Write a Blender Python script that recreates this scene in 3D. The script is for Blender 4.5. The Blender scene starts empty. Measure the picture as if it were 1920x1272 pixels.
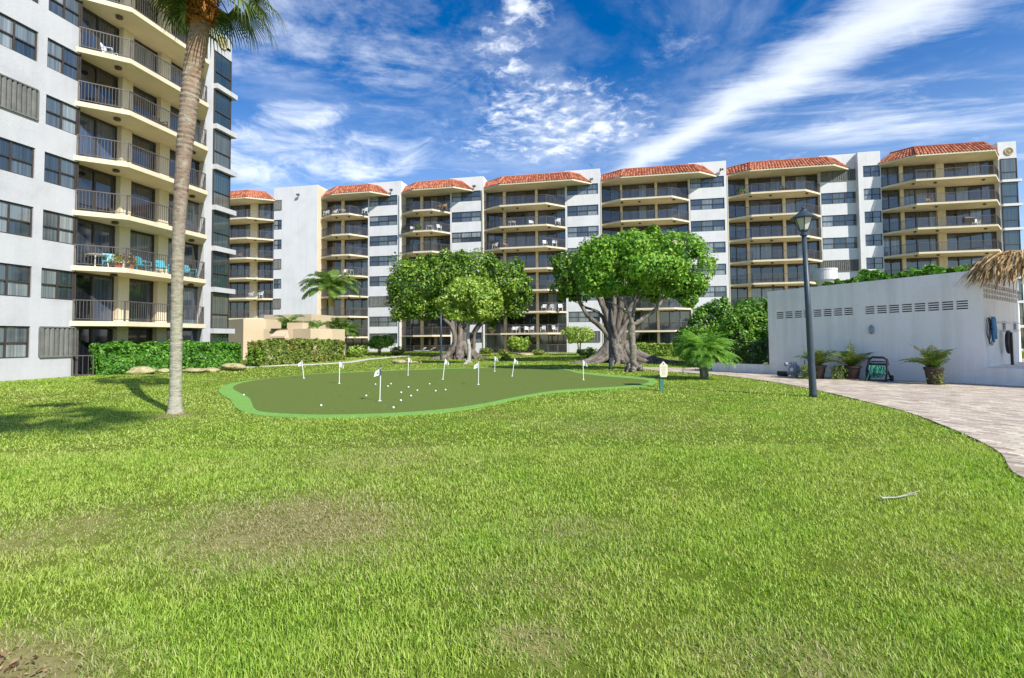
import bpy, math, random
import numpy as np
from math import sin, cos, tan, pi, radians as R
rng = np.random.default_rng(11)
random.seed(11)
SC = bpy.context.scene
COL = SC.collection

# ------------------------------------------------------------------ camera model (used to survey points off the photo)
F_PX = 960.0
YAW, PITCH, ROLL = R(11.2), R(2.2), R(0.5)
CAM_H = 1.9
CY = 636.2 - F_PX*tan(PITCH)
ca, sa = cos(YAW), sin(YAW)

def ray(px, py):
    x = (px-960)/F_PX; y = (CY-py)/F_PX
    xr = x*cos(ROLL)+y*sin(ROLL); yr = -x*sin(ROLL)+y*cos(ROLL)
    z = cos(PITCH)-yr*sin(PITCH); h = sin(PITCH)+yr*cos(PITCH)
    return xr/z, h/z
def P(px, py, zc):
    u, t = ray(px, py)
    return (zc*(u*ca-sa), zc*(u*sa+ca), CAM_H+t*zc)
def on_Y(px, py, Y):
    u, t = ray(px, py); zc = Y/(u*sa+ca)
    return zc*(u*ca-sa)
def on_X(px, py, X):
    u, t = ray(px, py); zc = X/(u*ca-sa)
    return zc*(u*sa+ca)
def zdepth(x, y): return -x*sa+y*ca
def sst(a, b, x):
    t = np.clip((x-a)/(b-a), 0, 1); return t*t*(3-2*t)
def gz(x, y):
    return 0.27*sst(16.0, 24.5, -np.asarray(x, float)) + 0.12*sst(42, 62, np.asarray(y, float))
def gnd(px, py):
    u, t = ray(px, py); zc = (0-CAM_H)/t
    for _ in range(6):
        x, y = zc*(u*ca-sa), zc*(u*sa+ca)
        zc = (float(gz(x, y))-CAM_H)/t
    return (zc*(u*ca-sa), zc*(u*sa+ca))

# ------------------------------------------------------------------ materials
M = {}
def nt_new(name):
    m = bpy.data.materials.new(name); m.use_nodes = True
    nt = m.node_tree; nt.nodes.clear()
    out = nt.nodes.new('ShaderNodeOutputMaterial')
    return m, nt, out
def N(nt, typ, **kw):
    n = nt.nodes.new(typ)
    for k, v in kw.items():
        if k.startswith('i_'):
            key = k[2:]
            key = int(key) if key.isdigit() else key.replace('_', ' ')
            n.inputs[key].default_value = v
        else: setattr(n, k, v)
    return n
def ramp(nt, fac, stops):
    r = nt.nodes.new('ShaderNodeValToRGB')
    e = r.color_ramp.elements
    while len(e) < len(stops): e.new(0.5)
    for i, (p, c) in enumerate(stops):
        e[i].position = p; e[i].color = (*c, 1) if len(c) == 3 else c
    nt.links.new(fac, r.inputs[0]); return r.outputs[0]
def mixc(nt, fac, a, b, blend='MIX'):
    n = nt.nodes.new('ShaderNodeMix'); n.data_type = 'RGBA'; n.blend_type = blend
    for s, v in ((0, fac), (6, a), (7, b)):
        if hasattr(v, 'links'): nt.links.new(v, n.inputs[s])
        else: n.inputs[s].default_value = v if s == 0 else ((*v, 1) if len(v) == 3 else v)
    return n.outputs[2]
def noise(nt, scale, detail=4, rough=.55, vec=None, dist=0):
    n = N(nt, 'ShaderNodeTexNoise', i_Scale=scale, i_Detail=detail, i_Roughness=rough, i_Distortion=dist)
    if vec is None:
        g = nt.nodes.new('ShaderNodeNewGeometry'); vec = g.outputs['Position']
    nt.links.new(vec, n.inputs['Vector']); return n.outputs[0]
def pbr(name, stops, rough=.7, spec=.3, metal=0.0, nscale=3.0, bump=None, island=0.0, detail=5, stretch=None, coat=0, streak=0):
    """colour ramp over position noise (+ a bit of per-piece variation)"""
    m, nt, out = nt_new(name)
    if len(stops) == 3 and not hasattr(stops[0], '__len__'): stops = [stops]
    b = nt.nodes.new('ShaderNodeBsdfPrincipled')
    b.inputs['Roughness'].default_value = rough; b.inputs['Metallic'].default_value = metal
    b.inputs['Specular IOR Level'].default_value = spec
    if coat: b.inputs['Coat Weight'].default_value = coat
    vec = None
    if stretch:
        g = nt.nodes.new('ShaderNodeNewGeometry'); mp = N(nt, 'ShaderNodeMapping'); mp.inputs['Scale'].default_value = stretch
        nt.links.new(g.outputs['Position'], mp.inputs['Vector']); vec = mp.outputs[0]
    f = noise(nt, nscale, detail, .6, vec)
    if island:
        g = nt.nodes.new('ShaderNodeNewGeometry')
        a = N(nt, 'ShaderNodeMath', operation='MULTIPLY_ADD'); nt.links.new(g.outputs['Random Per Island'], a.inputs[0])
        a.inputs[1].default_value = island; a.inputs[2].default_value = -island/2
        s = N(nt, 'ShaderNodeMath', operation='ADD'); nt.links.new(f, s.inputs[0]); nt.links.new(a.outputs[0], s.inputs[1]); f = s.outputs[0]
    n = len(stops)
    if n == 1: stops = [tuple(c*.9 for c in stops[0]), tuple(min(1, c*1.08) for c in stops[0])]; n = 2
    c = ramp(nt, f, [(.3+.4*i/(n-1), s) for i, s in enumerate(stops)])
    if streak:
        g = nt.nodes.new('ShaderNodeNewGeometry'); mp = N(nt, 'ShaderNodeMapping'); mp.inputs['Scale'].default_value = (2.2, 2.2, .16); nt.links.new(g.outputs['Position'], mp.inputs['Vector'])
        sf = noise(nt, 1.0, 6, .65, mp.outputs[0]); c = mixc(nt, 1.0, c, ramp(nt, sf, [(.34, (1-streak, 1-streak, 1-streak*1.1)), (.55, (1, 1, 1))]), 'MULTIPLY')
    nt.links.new(c, b.inputs['Base Color'])
    if bump:
        bn = N(nt, 'ShaderNodeBump', i_Strength=bump[1], i_Distance=bump[2] if len(bump) > 2 else .02)
        nt.links.new(noise(nt, bump[0], 5, .6, vec), bn.inputs['Height']); nt.links.new(bn.outputs[0], b.inputs['Normal'])
    nt.links.new(b.outputs[0], out.inputs[0]); M[name] = m; return m
def leafmat(name, stops, rough=.45, trans=.3, spec=.35, nscale=.6, island=.7, yellow=(1.25, 1.1, .6)):
    m, nt, out = nt_new(name)
    g = nt.nodes.new('ShaderNodeNewGeometry')
    f = noise(nt, nscale, 3, .6)
    a = N(nt, 'ShaderNodeMath', operation='MULTIPLY_ADD'); nt.links.new(g.outputs['Random Per Island'], a.inputs[0])
    a.inputs[1].default_value = island; a.inputs[2].default_value = -island/2
    s = N(nt, 'ShaderNodeMath', operation='ADD'); nt.links.new(f, s.inputs[0]); nt.links.new(a.outputs[0], s.inputs[1])
    n = len(stops)
    c = ramp(nt, s.outputs[0], [(.15+.7*i/(n-1), x) for i, x in enumerate(stops)])
    b = nt.nodes.new('ShaderNodeBsdfPrincipled'); b.inputs['Roughness'].default_value = rough
    b.inputs['Specular IOR Level'].default_value = spec
    nt.links.new(c, b.inputs['Base Color'])
    tr = nt.nodes.new('ShaderNodeBsdfTranslucent')
    nt.links.new(mixc(nt, 1.0, c, yellow, 'MULTIPLY'), tr.inputs[0])
    mx = nt.nodes.new('ShaderNodeMixShader'); mx.inputs[0].default_value = trans
    nt.links.new(b.outputs[0], mx.inputs[1]); nt.links.new(tr.outputs[0], mx.inputs[2])
    nt.links.new(mx.outputs[0], out.inputs[0]); M[name] = m; return m

pbr('white_stucco', [(.66, .655, .65), (.72, .715, .71), (.74, .735, .73)], .9, .15, nscale=.5, bump=(11, .28, .03), streak=.06)
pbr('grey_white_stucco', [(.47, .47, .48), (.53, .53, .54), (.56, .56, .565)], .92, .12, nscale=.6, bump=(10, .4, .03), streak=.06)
pbr('cream_paint', [(.66, .57, .40), (.72, .625, .44), (.75, .66, .47)], .8, .2, nscale=.7, bump=(20, .1, .02))
pbr('beige_stucco', [(.56, .455, .30), (.62, .505, .34)], .9, .15, nscale=.6, bump=(14, .3, .03))
pbr('pool_wall_white', [(.77, .755, .745), (.83, .815, .80), (.85, .835, .82)], .9, .15, nscale=.7, bump=(9, .5, .03), streak=.12)
pbr('bronze_metal', [(.045, .037, .032), (.07, .058, .05)], .45, .4, nscale=3)
pbr('rail_metal', [(.085, .072, .065), (.13, .115, .10)], .5, .4, nscale=2)
pbr('shutter_metal', [(.13, .13, .12), (.20, .20, .18)], .5, .4, nscale=3, island=.4)
pbr('fixture_dark', [(.05, .035, .02), (.09, .06, .035)], .4, .4)
pbr('roof_gravel', [(.42, .41, .39), (.5, .49, .46)], .95)
pbr('roof_tile', [(.29, .085, .045), (.43, .145, .075), (.53, .21, .12)], .75, .25, nscale=1.5, island=.75)
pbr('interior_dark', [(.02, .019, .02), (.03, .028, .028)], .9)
def pane_mat(name, stops, rough=.04, spec=.7):
    m, nt, out = nt_new(name)
    g = nt.nodes.new('ShaderNodeNewGeometry'); oi = nt.nodes.new('ShaderNodeObjectInfo')
    s = N(nt, 'ShaderNodeMath', operation='ADD'); nt.links.new(g.outputs['Random Per Island'], s.inputs[0]); nt.links.new(oi.outputs['Random'], s.inputs[1])
    w = N(nt, 'ShaderNodeMath', operation='FRACT'); nt.links.new(s.outputs[0], w.inputs[0])
    r = nt.nodes.new('ShaderNodeValToRGB'); r.color_ramp.interpolation = 'CONSTANT'; e = r.color_ramp.elements
    while len(e) < len(stops): e.new(.5)
    for i, (p, c) in enumerate(stops): e[i].position = p; e[i].color = (*c, 1)
    nt.links.new(w.outputs[0], r.inputs[0])
    # curtain folds behind the glass
    mp = N(nt, 'ShaderNodeMapping'); mp.inputs['Scale'].default_value = (5, 5, .05); nt.links.new(g.outputs['Position'], mp.inputs['Vector'])
    f = noise(nt, 2.2, 2, .5, mp.outputs[0])
    c = mixc(nt, 1.0, r.outputs[0], ramp(nt, f, [(.35, (.6, .6, .6)), (.65, (1.25, 1.25, 1.25))]), 'MULTIPLY')
    b = nt.nodes.new('ShaderNodeBsdfPrincipled'); b.inputs['Roughness'].default_value = rough
    b.inputs['Specular IOR Level'].default_value = spec; b.inputs['IOR'].default_value = 1.75
    nt.links.new(c, b.inputs['Base Color']); nt.links.new(b.outputs[0], out.inputs[0]); M[name] = m
pane_mat('window_pane', [(0, (.04, .055, .065)), (.25, (.10, .125, .135)), (.5, (.18, .21, .215)), (.72, (.27, .30, .30)), (.9, (.06, .08, .1))])
pane_mat('door_pane', [(0, (.014, .016, .022)), (.25, (.04, .052, .075)), (.5, (.010, .010, .013)), (.62, (.17, .20, .23)), (.8, (.07, .09, .13))])
pane_mat('tinted_pane', [(0, (.03, .05, .055)), (.4, (.05, .08, .085)), (.75, (.11, .12, .10))])
pbr('turf_dark', [(.10, .145, .03), (.13, .18, .04), (.165, .215, .052)], .95, .1, nscale=30, detail=8, bump=(220, .5, .01))
pbr('turf_fringe', [(.13, .29, .055), (.19, .39, .08), (.26, .45, .12)], .95, .1, nscale=20, bump=(200, .5, .01))
pbr('concrete', [(.42, .40, .37), (.52, .50, .47)], .9, .2, nscale=3, bump=(20, .2, .01))
pbr('rock_stone', [(.22, .19, .07), (.42, .37, .19), (.56, .50, .33)], .95, .15, nscale=4, bump=(9, .8, .08))
pbr('banyan_bark', [(.075, .062, .05), (.17, .145, .12), (.28, .25, .215)], .9, .15, nscale=3, bump=(7, .9, .08), stretch=(1, 1, .35))
pbr('pale_bark', [(.12, .105, .08), (.23, .205, .165), (.34, .31, .25)], .9, .15, nscale=5, bump=(12, .7, .05))
pbr('light_bark', [(.30, .28, .24), (.44, .42, .37), (.54, .52, .47)], .9, .15, nscale=5, bump=(12, .6, .04))
pbr('royal_trunk', [(.42, .40, .36), (.52, .50, .45)], .85, .2, nscale=3)
pbr('crownshaft', [(.36, .32, .05), (.45, .38, .08)], .5, .4)
pbr('palm_fibre', [(.16, .06, .015), (.34, .14, .035), (.46, .22, .07)], .95, .1, nscale=9, island=.6)
pbr('thatch_straw', [(.22, .115, .035), (.44, .27, .105), (.62, .45, .23)], .9, .15, nscale=4, island=.9)
pbr('lamp_paint', [(.035, .05, .068), (.055, .075, .095)], .45, .45, nscale=5)
pbr('lamp_glass', [(.50, .49, .44), (.62, .60, .55)], .25, .5)
pbr('white_plastic', [(.80, .80, .79), (.84, .84, .83)], .4, .4)
pbr('teal_plastic', [(.07, .34, .42), (.10, .42, .50)], .45, .4)
pbr('dark_wicker', [(.03, .026, .024), (.055, .05, .045)], .7, .3)
pbr('tan_wicker', [(.22, .14, .08), (.30, .20, .12)], .7, .3)
pbr('sign_cream', [(.74, .70, .52), (.78, .74, .57)], .6, .3)
pbr('sign_post_green', [(.05, .17, .13), (.07, .21, .16)], .6, .3)
pbr('sign_ink', [(.12, .11, .08), (.16, .14, .10)], .7, .2)
pbr('flag_cloth', [(.80, .80, .80), (.85, .85, .85)], .7, .2)
pbr('flag_ink', [(.06, .07, .11), (.08, .09, .13)], .7, .2)
pbr('black_plastic', [(.013, .013, .015), (.022, .022, .025)], .45, .4)
pbr('brown_plastic', [(.035, .022, .018), (.05, .033, .027)], .5, .4)
pbr('hose_green', [(.02, .19, .13), (.03, .25, .17)], .4, .4)
pbr('hose_blue', [(.03, .16, .32), (.05, .22, .42)], .4, .4)
pbr('grey_metal', [(.20, .24, .29), (.30, .34, .39)], .5, .4, nscale=5)
pbr('pipe_white', [(.62, .62, .62), (.7, .7, .7)], .5, .4)
pbr('gold_relief', [(.40, .34, .17), (.52, .45, .26)], .7, .3, nscale=6)
pbr('soil', [(.05, .038, .022), (.10, .075, .045)], .95, .1, nscale=5)
pbr('dead_leaf', [(.12, .06, .03), (.25, .14, .07), (.36, .25, .13)], .8, .2, nscale=5, island=.8)
pbr('flower_orange', [(.55, .12, .03), (.7, .22, .05)], .6, .2, island=.6)
leafmat('leaf_banyan', [(.035, .10, .012), (.085, .20, .020), (.19, .35, .032), (.38, .52, .065)], trans=.28, nscale=.5)
leafmat('leaf_bright', [(.05, .16, .014), (.12, .31, .024), (.24, .47, .04), (.42, .62, .10)], trans=.32, nscale=.6)
leafmat('leaf_pale', [(.12, .23, .028), (.25, .41, .05), (.42, .58, .09), (.56, .70, .18)], trans=.35, nscale=.9)
leafmat('leaf_hedge', [(.035, .12, .012), (.07, .22, .02), (.14, .37, .035), (.26, .50, .07)], trans=.3, nscale=1.2)
leafmat('leaf_mixed', [(.06, .13, .02), (.12, .23, .035), (.23, .34, .05), (.36, .40, .08), (.32, .22, .07)], trans=.3, nscale=1.4)
leafmat('leaf_seagrape', [(.035, .12, .013), (.075, .23, .022), (.17, .38, .04), (.34, .52, .07)], trans=.32, nscale=.7)
leafmat('frond_green', [(.05, .12, .018), (.09, .20, .028), (.17, .30, .045), (.28, .38, .08)], trans=.3, nscale=.8, island=.5)
leafmat('frond_datepalm', [(.12, .30, .04), (.22, .46, .065), (.36, .60, .12)], trans=.35, nscale=1.2, island=.5)
leafmat('frond_sabal', [(.02, .05, .013), (.045, .10, .022), (.11, .17, .04), (.24, .26, .06)], trans=.25, nscale=.9, island=.5)
leafmat('frond_pot', [(.04, .09, .015), (.07, .16, .025), (.13, .22, .04), (.30, .20, .08)], trans=.28, nscale=2.5, island=.7)
leafmat('leaf_vine', [(.10, .16, .03), (.20, .27, .06), (.30, .36, .11)], trans=.3, nscale=3, island=.6)

# lawn colouring: green, yellow-green and straw patches that belong to the turf itself
DRY = [(gnd(545, 985), 1.15, 1.0), (gnd(460, 965), .8, .75), (gnd(150, 985), .9, .55), (gnd(1080, 1000), .6, .55), (gnd(60, 1010), .6, .6),
       (gnd(1140, 800), 1.6, .45), (gnd(700, 860), 1.5, .45), (gnd(1500, 1240), .5, .6), (gnd(1010, 1200), .35, .7), (gnd(980, 1090), .5, .5), (gnd(1830, 1060), .5, .45), ((-3.55, 2.0), .75, 1.5), (gnd(330, 779), .42, 1.2)]
def dry_factor(x, y):
    x = np.asarray(x); v = np.zeros_like(x)
    for (cx, cy), r, a in DRY:
        d2 = ((x-cx)/1.25)**2+(y-cy)**2
        v = np.maximum(v, a*np.exp(-d2/(r*r)))
    return v
def lawn_mat(name, blade):
    m, nt, out = nt_new(name)
    g = nt.nodes.new('ShaderNodeNewGeometry'); pos = g.outputs['Position']
    big = noise(nt, .45, 4, .6, pos); mid = noise(nt, 1.7, 6, .72, pos); clump = noise(nt, 6.5, 4, .65, pos); fine = noise(nt, 9, 3, .6, pos)
    dry = None
    for (cx, cy), r, a in DRY:
        s = N(nt, 'ShaderNodeVectorMath', operation='SUBTRACT'); nt.links.new(pos, s.inputs[0]); s.inputs[1].default_value = (cx, cy, 0)
        q = N(nt, 'ShaderNodeVectorMath', operation='MULTIPLY'); nt.links.new(s.outputs[0], q.inputs[0]); q.inputs[1].default_value = (.8/r, 1/r, 0)
        l = N(nt, 'ShaderNodeVectorMath', operation='LENGTH'); nt.links.new(q.outputs[0], l.inputs[0])
        mr = N(nt, 'ShaderNodeMapRange', i_1=1.5, i_2=.2, i_3=0.0, i_4=a); nt.links.new(l.outputs['Value'], mr.inputs[0])
        if dry is None: dry = mr.outputs[0]
        else:
            mxn = N(nt, 'ShaderNodeMath', operation='MAXIMUM'); nt.links.new(dry, mxn.inputs[0]); nt.links.new(mr.outputs[0], mxn.inputs[1]); dry = mxn.outputs[0]
    def mth(op, a, b):
        n = N(nt, 'ShaderNodeMath', operation=op)
        for i, v in enumerate((a, b)):
            if hasattr(v, 'links'): nt.links.new(v, n.inputs[i])
            else: n.inputs[i].default_value = v
        return n.outputs[0]
    rnd = g.outputs['Random Per Island'] if blade else fine
    green = ramp(nt, mth('ADD', mth('ADD', mth('MULTIPLY', big, .3), mth('MULTIPLY', clump, .35)), mth('MULTIPLY', rnd, .35)),
                 [(.18, (.09, .20, .022)), (.40, (.29, .48, .055)), (.58, (.48, .65, .09)), (.8, (.66, .75, .24))])
    yel = ramp(nt, mth('ADD', mth('MULTIPLY', mid, .5), mth('MULTIPLY', rnd, .5)),
               [(.25, (.26, .38, .05)), (.5, (.47, .57, .11)), (.8, (.66, .68, .28))])
    c = mixc(nt, ramp(nt, big, [(.40, (.12, .12, .12)), (.64, (.8, .8, .8))]), green, yel)
    straw = ramp(nt, rnd, [(.15, (.24, .21, .085)), (.5, (.40, .36, .18)), (.9, (.56, .50, .30))])
    df = mth('MULTIPLY', mth('ADD', dry, mth('MULTIPLY', mth('SUBTRACT', mid, .42), .8)), 1.0)
    df = ramp(nt, mth('ADD', df, mth('MULTIPLY', mth('SUBTRACT', rnd, .5), .75)), [(.34, (0, 0, 0)), (.88, (.9, .9, .9))])
    c = mixc(nt, df, c, straw)
    b = nt.nodes.new('ShaderNodeBsdfPrincipled'); b.inputs['Roughness'].default_value = .5 if blade else .95
    b.inputs['Specular IOR Level'].default_value = .35 if blade else .1
    if blade:
        nt.links.new(c, b.inputs['Base Color'])
        tr = nt.nodes.new('ShaderNodeBsdfTranslucent'); nt.links.new(mixc(nt, 1.0, c, (1.3, 1.25, .6), 'MULTIPLY'), tr.inputs[0])
        mx = nt.nodes.new('ShaderNodeMixShader'); mx.inputs[0].default_value = .4
        nt.links.new(b.outputs[0], mx.inputs[1]); nt.links.new(tr.outputs[0], mx.inputs[2]); nt.links.new(mx.outputs[0], out.inputs[0])
    else:
        c = mixc(nt, 1.0, c, mixc(nt, df, (.26, .26, .2), (.66, .62, .56)), 'MULTIPLY')
        nt.links.new(c, b.inputs['Base Color']); nt.links.new(b.outputs[0], out.inputs[0])
    M[name] = m
lawn_mat('lawn_soil', False); lawn_mat('grass_blade', True)

def paver_mat():
    m, nt, out = nt_new('pavers')
    g = nt.nodes.new('ShaderNodeNewGeometry')
    mp = N(nt, 'ShaderNodeMapping'); mp.inputs['Rotation'].default_value = (0, 0, R(48)); nt.links.new(g.outputs['Position'], mp.inputs['Vector'])
    br = N(nt, 'ShaderNodeTexBrick', i_Scale=1.0, i_Mortar_Size=.006, i_Bias=0.0, i_Brick_Width=.32, i_Row_Height=.16)
    br.inputs['Mortar Smooth'].default_value = .4
    nt.links.new(mp.outputs[0], br.inputs['Vector'])
    br.inputs['Color1'].default_value = (0, 0, 0, 1); br.inputs['Color2'].default_value = (1, 1, 1, 1); br.inputs['Mortar'].default_value = (.5, .5, .5, 1)
    pc = ramp(nt, br.outputs['Color'], [(0, (.33, .25, .185)), (.25, (.54, .45, .335)), (.5, (.70, .61, .46)), (.75, (.44, .35, .265)), (1, (.77, .69, .54))])
    st = noise(nt, .7, 5, .6)
    pc = mixc(nt, ramp(nt, st, [(.4, (0, 0, 0)), (.7, (.6, .6, .6))]), pc, (.42, .35, .30))
    c = mixc(nt, br.outputs['Fac'], pc, (.22, .19, .15))
    b = nt.nodes.new('ShaderNodeBsdfPrincipled'); b.inputs['Roughness'].default_value = .85; b.inputs['Specular IOR Level'].default_value = .2
    nt.links.new(c, b.inputs['Base Color'])
    bn = N(nt, 'ShaderNodeBump', i_Strength=.6, i_Distance=.01); bn.invert = True
    nt.links.new(br.outputs['Fac'], bn.inputs['Height']); nt.links.new(bn.outputs[0], b.inputs['Normal'])
    nt.links.new(b.outputs[0], out.inputs[0]); M['pavers'] = m
paver_mat()

# ------------------------------------------------------------------ object helpers
def wloc(o):
    v = np.zeros(3)
    while o is not None: v += np.array(o.location); o = o.parent
    return v
def tag(o, label=None, cat=None, group=None, kind=None):
    if label: o['label'] = label
    if cat: o['category'] = cat
    if group: o['group'] = group
    if kind: o['kind'] = kind
    return o
def thing(name, loc, label, cat, group=None, rz=0):
    o = bpy.data.objects.new(name, None); COL.objects.link(o); o.location = loc; o.rotation_euler[2] = rz
    o.empty_display_size = .2
    return tag(o, label, cat, group)
def link(name, me, parent=None, origin=None):
    o = bpy.data.objects.new(name, me); COL.objects.link(o)
    org = np.array(origin if origin is not None else (wloc(parent) if parent else (0, 0, 0)), float)
    if parent: o.parent = parent; o.location = org-wloc(parent)
    else: o.location = org
    return o
def dup(o, parent=None, shift=(0, 0, 0)):
    c = o.copy(); COL.objects.link(c)
    if parent is not None: c.parent = parent
    c.location = np.array(o.location)+np.array(shift)
    for ch in list(o.children):
        dup(ch, c)
    return c
def raw_mesh(name, V, polys, mats, matidx=None, smooth=False):
    """V (n,3); polys: list of int arrays (m,k) with the same k per array"""
    me = bpy.data.meshes.new(name)
    V = np.asarray(V, np.float32); me.vertices.add(len(V)); me.vertices.foreach_set('co', V.ravel())
    loops = np.concatenate([p.ravel() for p in polys]).astype(np.int32)
    tot = np.concatenate([np.full(len(p), p.shape[1], np.int32) for p in polys])
    st = np.concatenate([[0], np.cumsum(tot)[:-1]]).astype(np.int32)
    me.loops.add(len(loops)); me.loops.foreach_set('vertex_index', loops)
    me.polygons.add(len(tot)); me.polygons.foreach_set('loop_start', st)
    try: me.polygons.foreach_set('loop_total', tot)
    except Exception: pass
    for m in (mats if isinstance(mats, (list, tuple)) else [mats]): me.materials.append(M[m])
    if matidx is not None: me.polygons.foreach_set('material_index', np.asarray(matidx, np.int32))
    if smooth: me.polygons.foreach_set('use_smooth', np.ones(len(tot), bool))
    me.update(calc_edges=True); return me

class MB:
    def __init__(s): s.v = []; s.f = []
    def add(s, vs, fs):
        n = len(s.v); s.v += [tuple(map(float, p)) for p in vs]; s.f += [tuple(i+n for i in f) for f in fs]
    def box(s, x0, x1, y0, y1, z0, z1):
        if x0 > x1: x0, x1 = x1, x0
        if y0 > y1: y0, y1 = y1, y0
        s.add([(x0, y0, z0), (x1, y0, z0), (x1, y1, z0), (x0, y1, z0), (x0, y0, z1), (x1, y0, z1), (x1, y1, z1), (x0, y1, z1)],
              [(0, 3, 2, 1), (4, 5, 6, 7), (0, 1, 5, 4), (1, 2, 6, 5), (2, 3, 7, 6), (3, 0, 4, 7)])
    def obox(s, o, ax, ay, az):
        o, ax, ay, az = map(np.array, (o, ax, ay, az))
        c = [o, o+ax, o+ax+ay, o+ay, o+az, o+ax+az, o+ax+ay+az, o+ay+az]
        s.add(c, [(0, 3, 2, 1), (4, 5, 6, 7), (0, 1, 5, 4), (1, 2, 6, 5), (2, 3, 7, 6), (3, 0, 4, 7)])
    def prism(s, poly, z0, z1):
        n = len(poly)
        area = sum(poly[i][0]*poly[(i+1) % n][1]-poly[(i+1) % n][0]*poly[i][1] for i in range(n))
        if area < 0: poly = poly[::-1]
        s.add([(p[0], p[1], z0) for p in poly]+[(p[0], p[1], z1) for p in poly],
              [tuple(range(n))[::-1], tuple(range(n, 2*n))]+[(i, (i+1) % n, n+(i+1) % n, n+i) for i in range(n)])
    def tube(s, pts, rad, n=8, cap=True, flat=1.0):
        pts = [np.array(p, float) for p in pts]; k = len(pts)
        if not hasattr(rad, '__len__'): rad = [rad]*k
        up = np.array([0.13, 0.21, .97]); vs = []
        prev = None
        for i in range(k):
            t = pts[min(i+1, k-1)]-pts[max(i-1, 0)]; L = np.linalg.norm(t); t = t/(L if L > 0 else 1)
            if prev is None:
                a = np.cross(t, up); 
                if np.linalg.norm(a) < .05: a = np.cross(t, np.array([1, 0, 0]))
            else:
                a = prev-t*np.dot(prev, t)
            a /= np.linalg.norm(a); prev = a; b = np.cross(t, a)
            for j in range(n):
                w = 2*pi*j/n; vs.append(pts[i]+rad[i]*(a*cos(w)+b*sin(w)*flat))
        fs = [(i*n+j, i*n+(j+1) % n, (i+1)*n+(j+1) % n, (i+1)*n+j) for i in range(k-1) for j in range(n)]
        if cap: fs += [tuple(range(n))[::-1], tuple((k-1)*n+j for j in range(n))]
        s.add(vs, fs)
    def lathe(s, c, prof, n=16):
        k = len(prof); vs = []
        for r, z in prof:
            for j in range(n): vs.append((c[0]+r*cos(2*pi*j/n), c[1]+r*sin(2*pi*j/n), c[2]+z))
        fs = [(i*n+j, i*n+(j+1) % n, (i+1)*n+(j+1) % n, (i+1)*n+j) for i in range(k-1) for j in range(n)]
        fs += [tuple(range(n))[::-1], tuple((k-1)*n+j for j in range(n))]
        s.add(vs, fs)
    def ball(s, c, r, n=10, m=7, sq=(1, 1, 1)):
        prof = [(max(1e-4, sin(pi*i/m)), -cos(pi*i/m)) for i in range(m+1)]; vs = []
        for a, z in prof:
            for j in range(n): vs.append((c[0]+r*a*cos(2*pi*j/n)*sq[0], c[1]+r*a*sin(2*pi*j/n)*sq[1], c[2]+r*z*sq[2]))
        s.add(vs, [(i*n+j, i*n+(j+1) % n, (i+1)*n+(j+1) % n, (i+1)*n+j) for i in range(m) for j in range(n)])
    def build(s, name, mat, parent=None, origin=None, smooth=False):
        org = np.array(origin if origin is not None else (wloc(parent) if parent else (0, 0, 0)), float)
        me = bpy.data.meshes.new(name)
        me.from_pydata([tuple(np.array(p)-org) for p in s.v], [], s.f)
        me.materials.append(M[mat])
        if smooth:
            me.polygons.foreach_set('use_smooth', np.ones(len(me.polygons), bool))
        me.update()
        return link(name, me, parent, org)

# ------------------------------------------------------------------ noise for shaping
_K = rng.normal(size=(24, 3)); _PH = rng.uniform(0, 2*pi, 24)
def lump(p, s=1.0):
    p = np.asarray(p)*s
    return np.sin(p @ _K.T*1.3+_PH).sum(-1)/np.sqrt(24)

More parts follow.
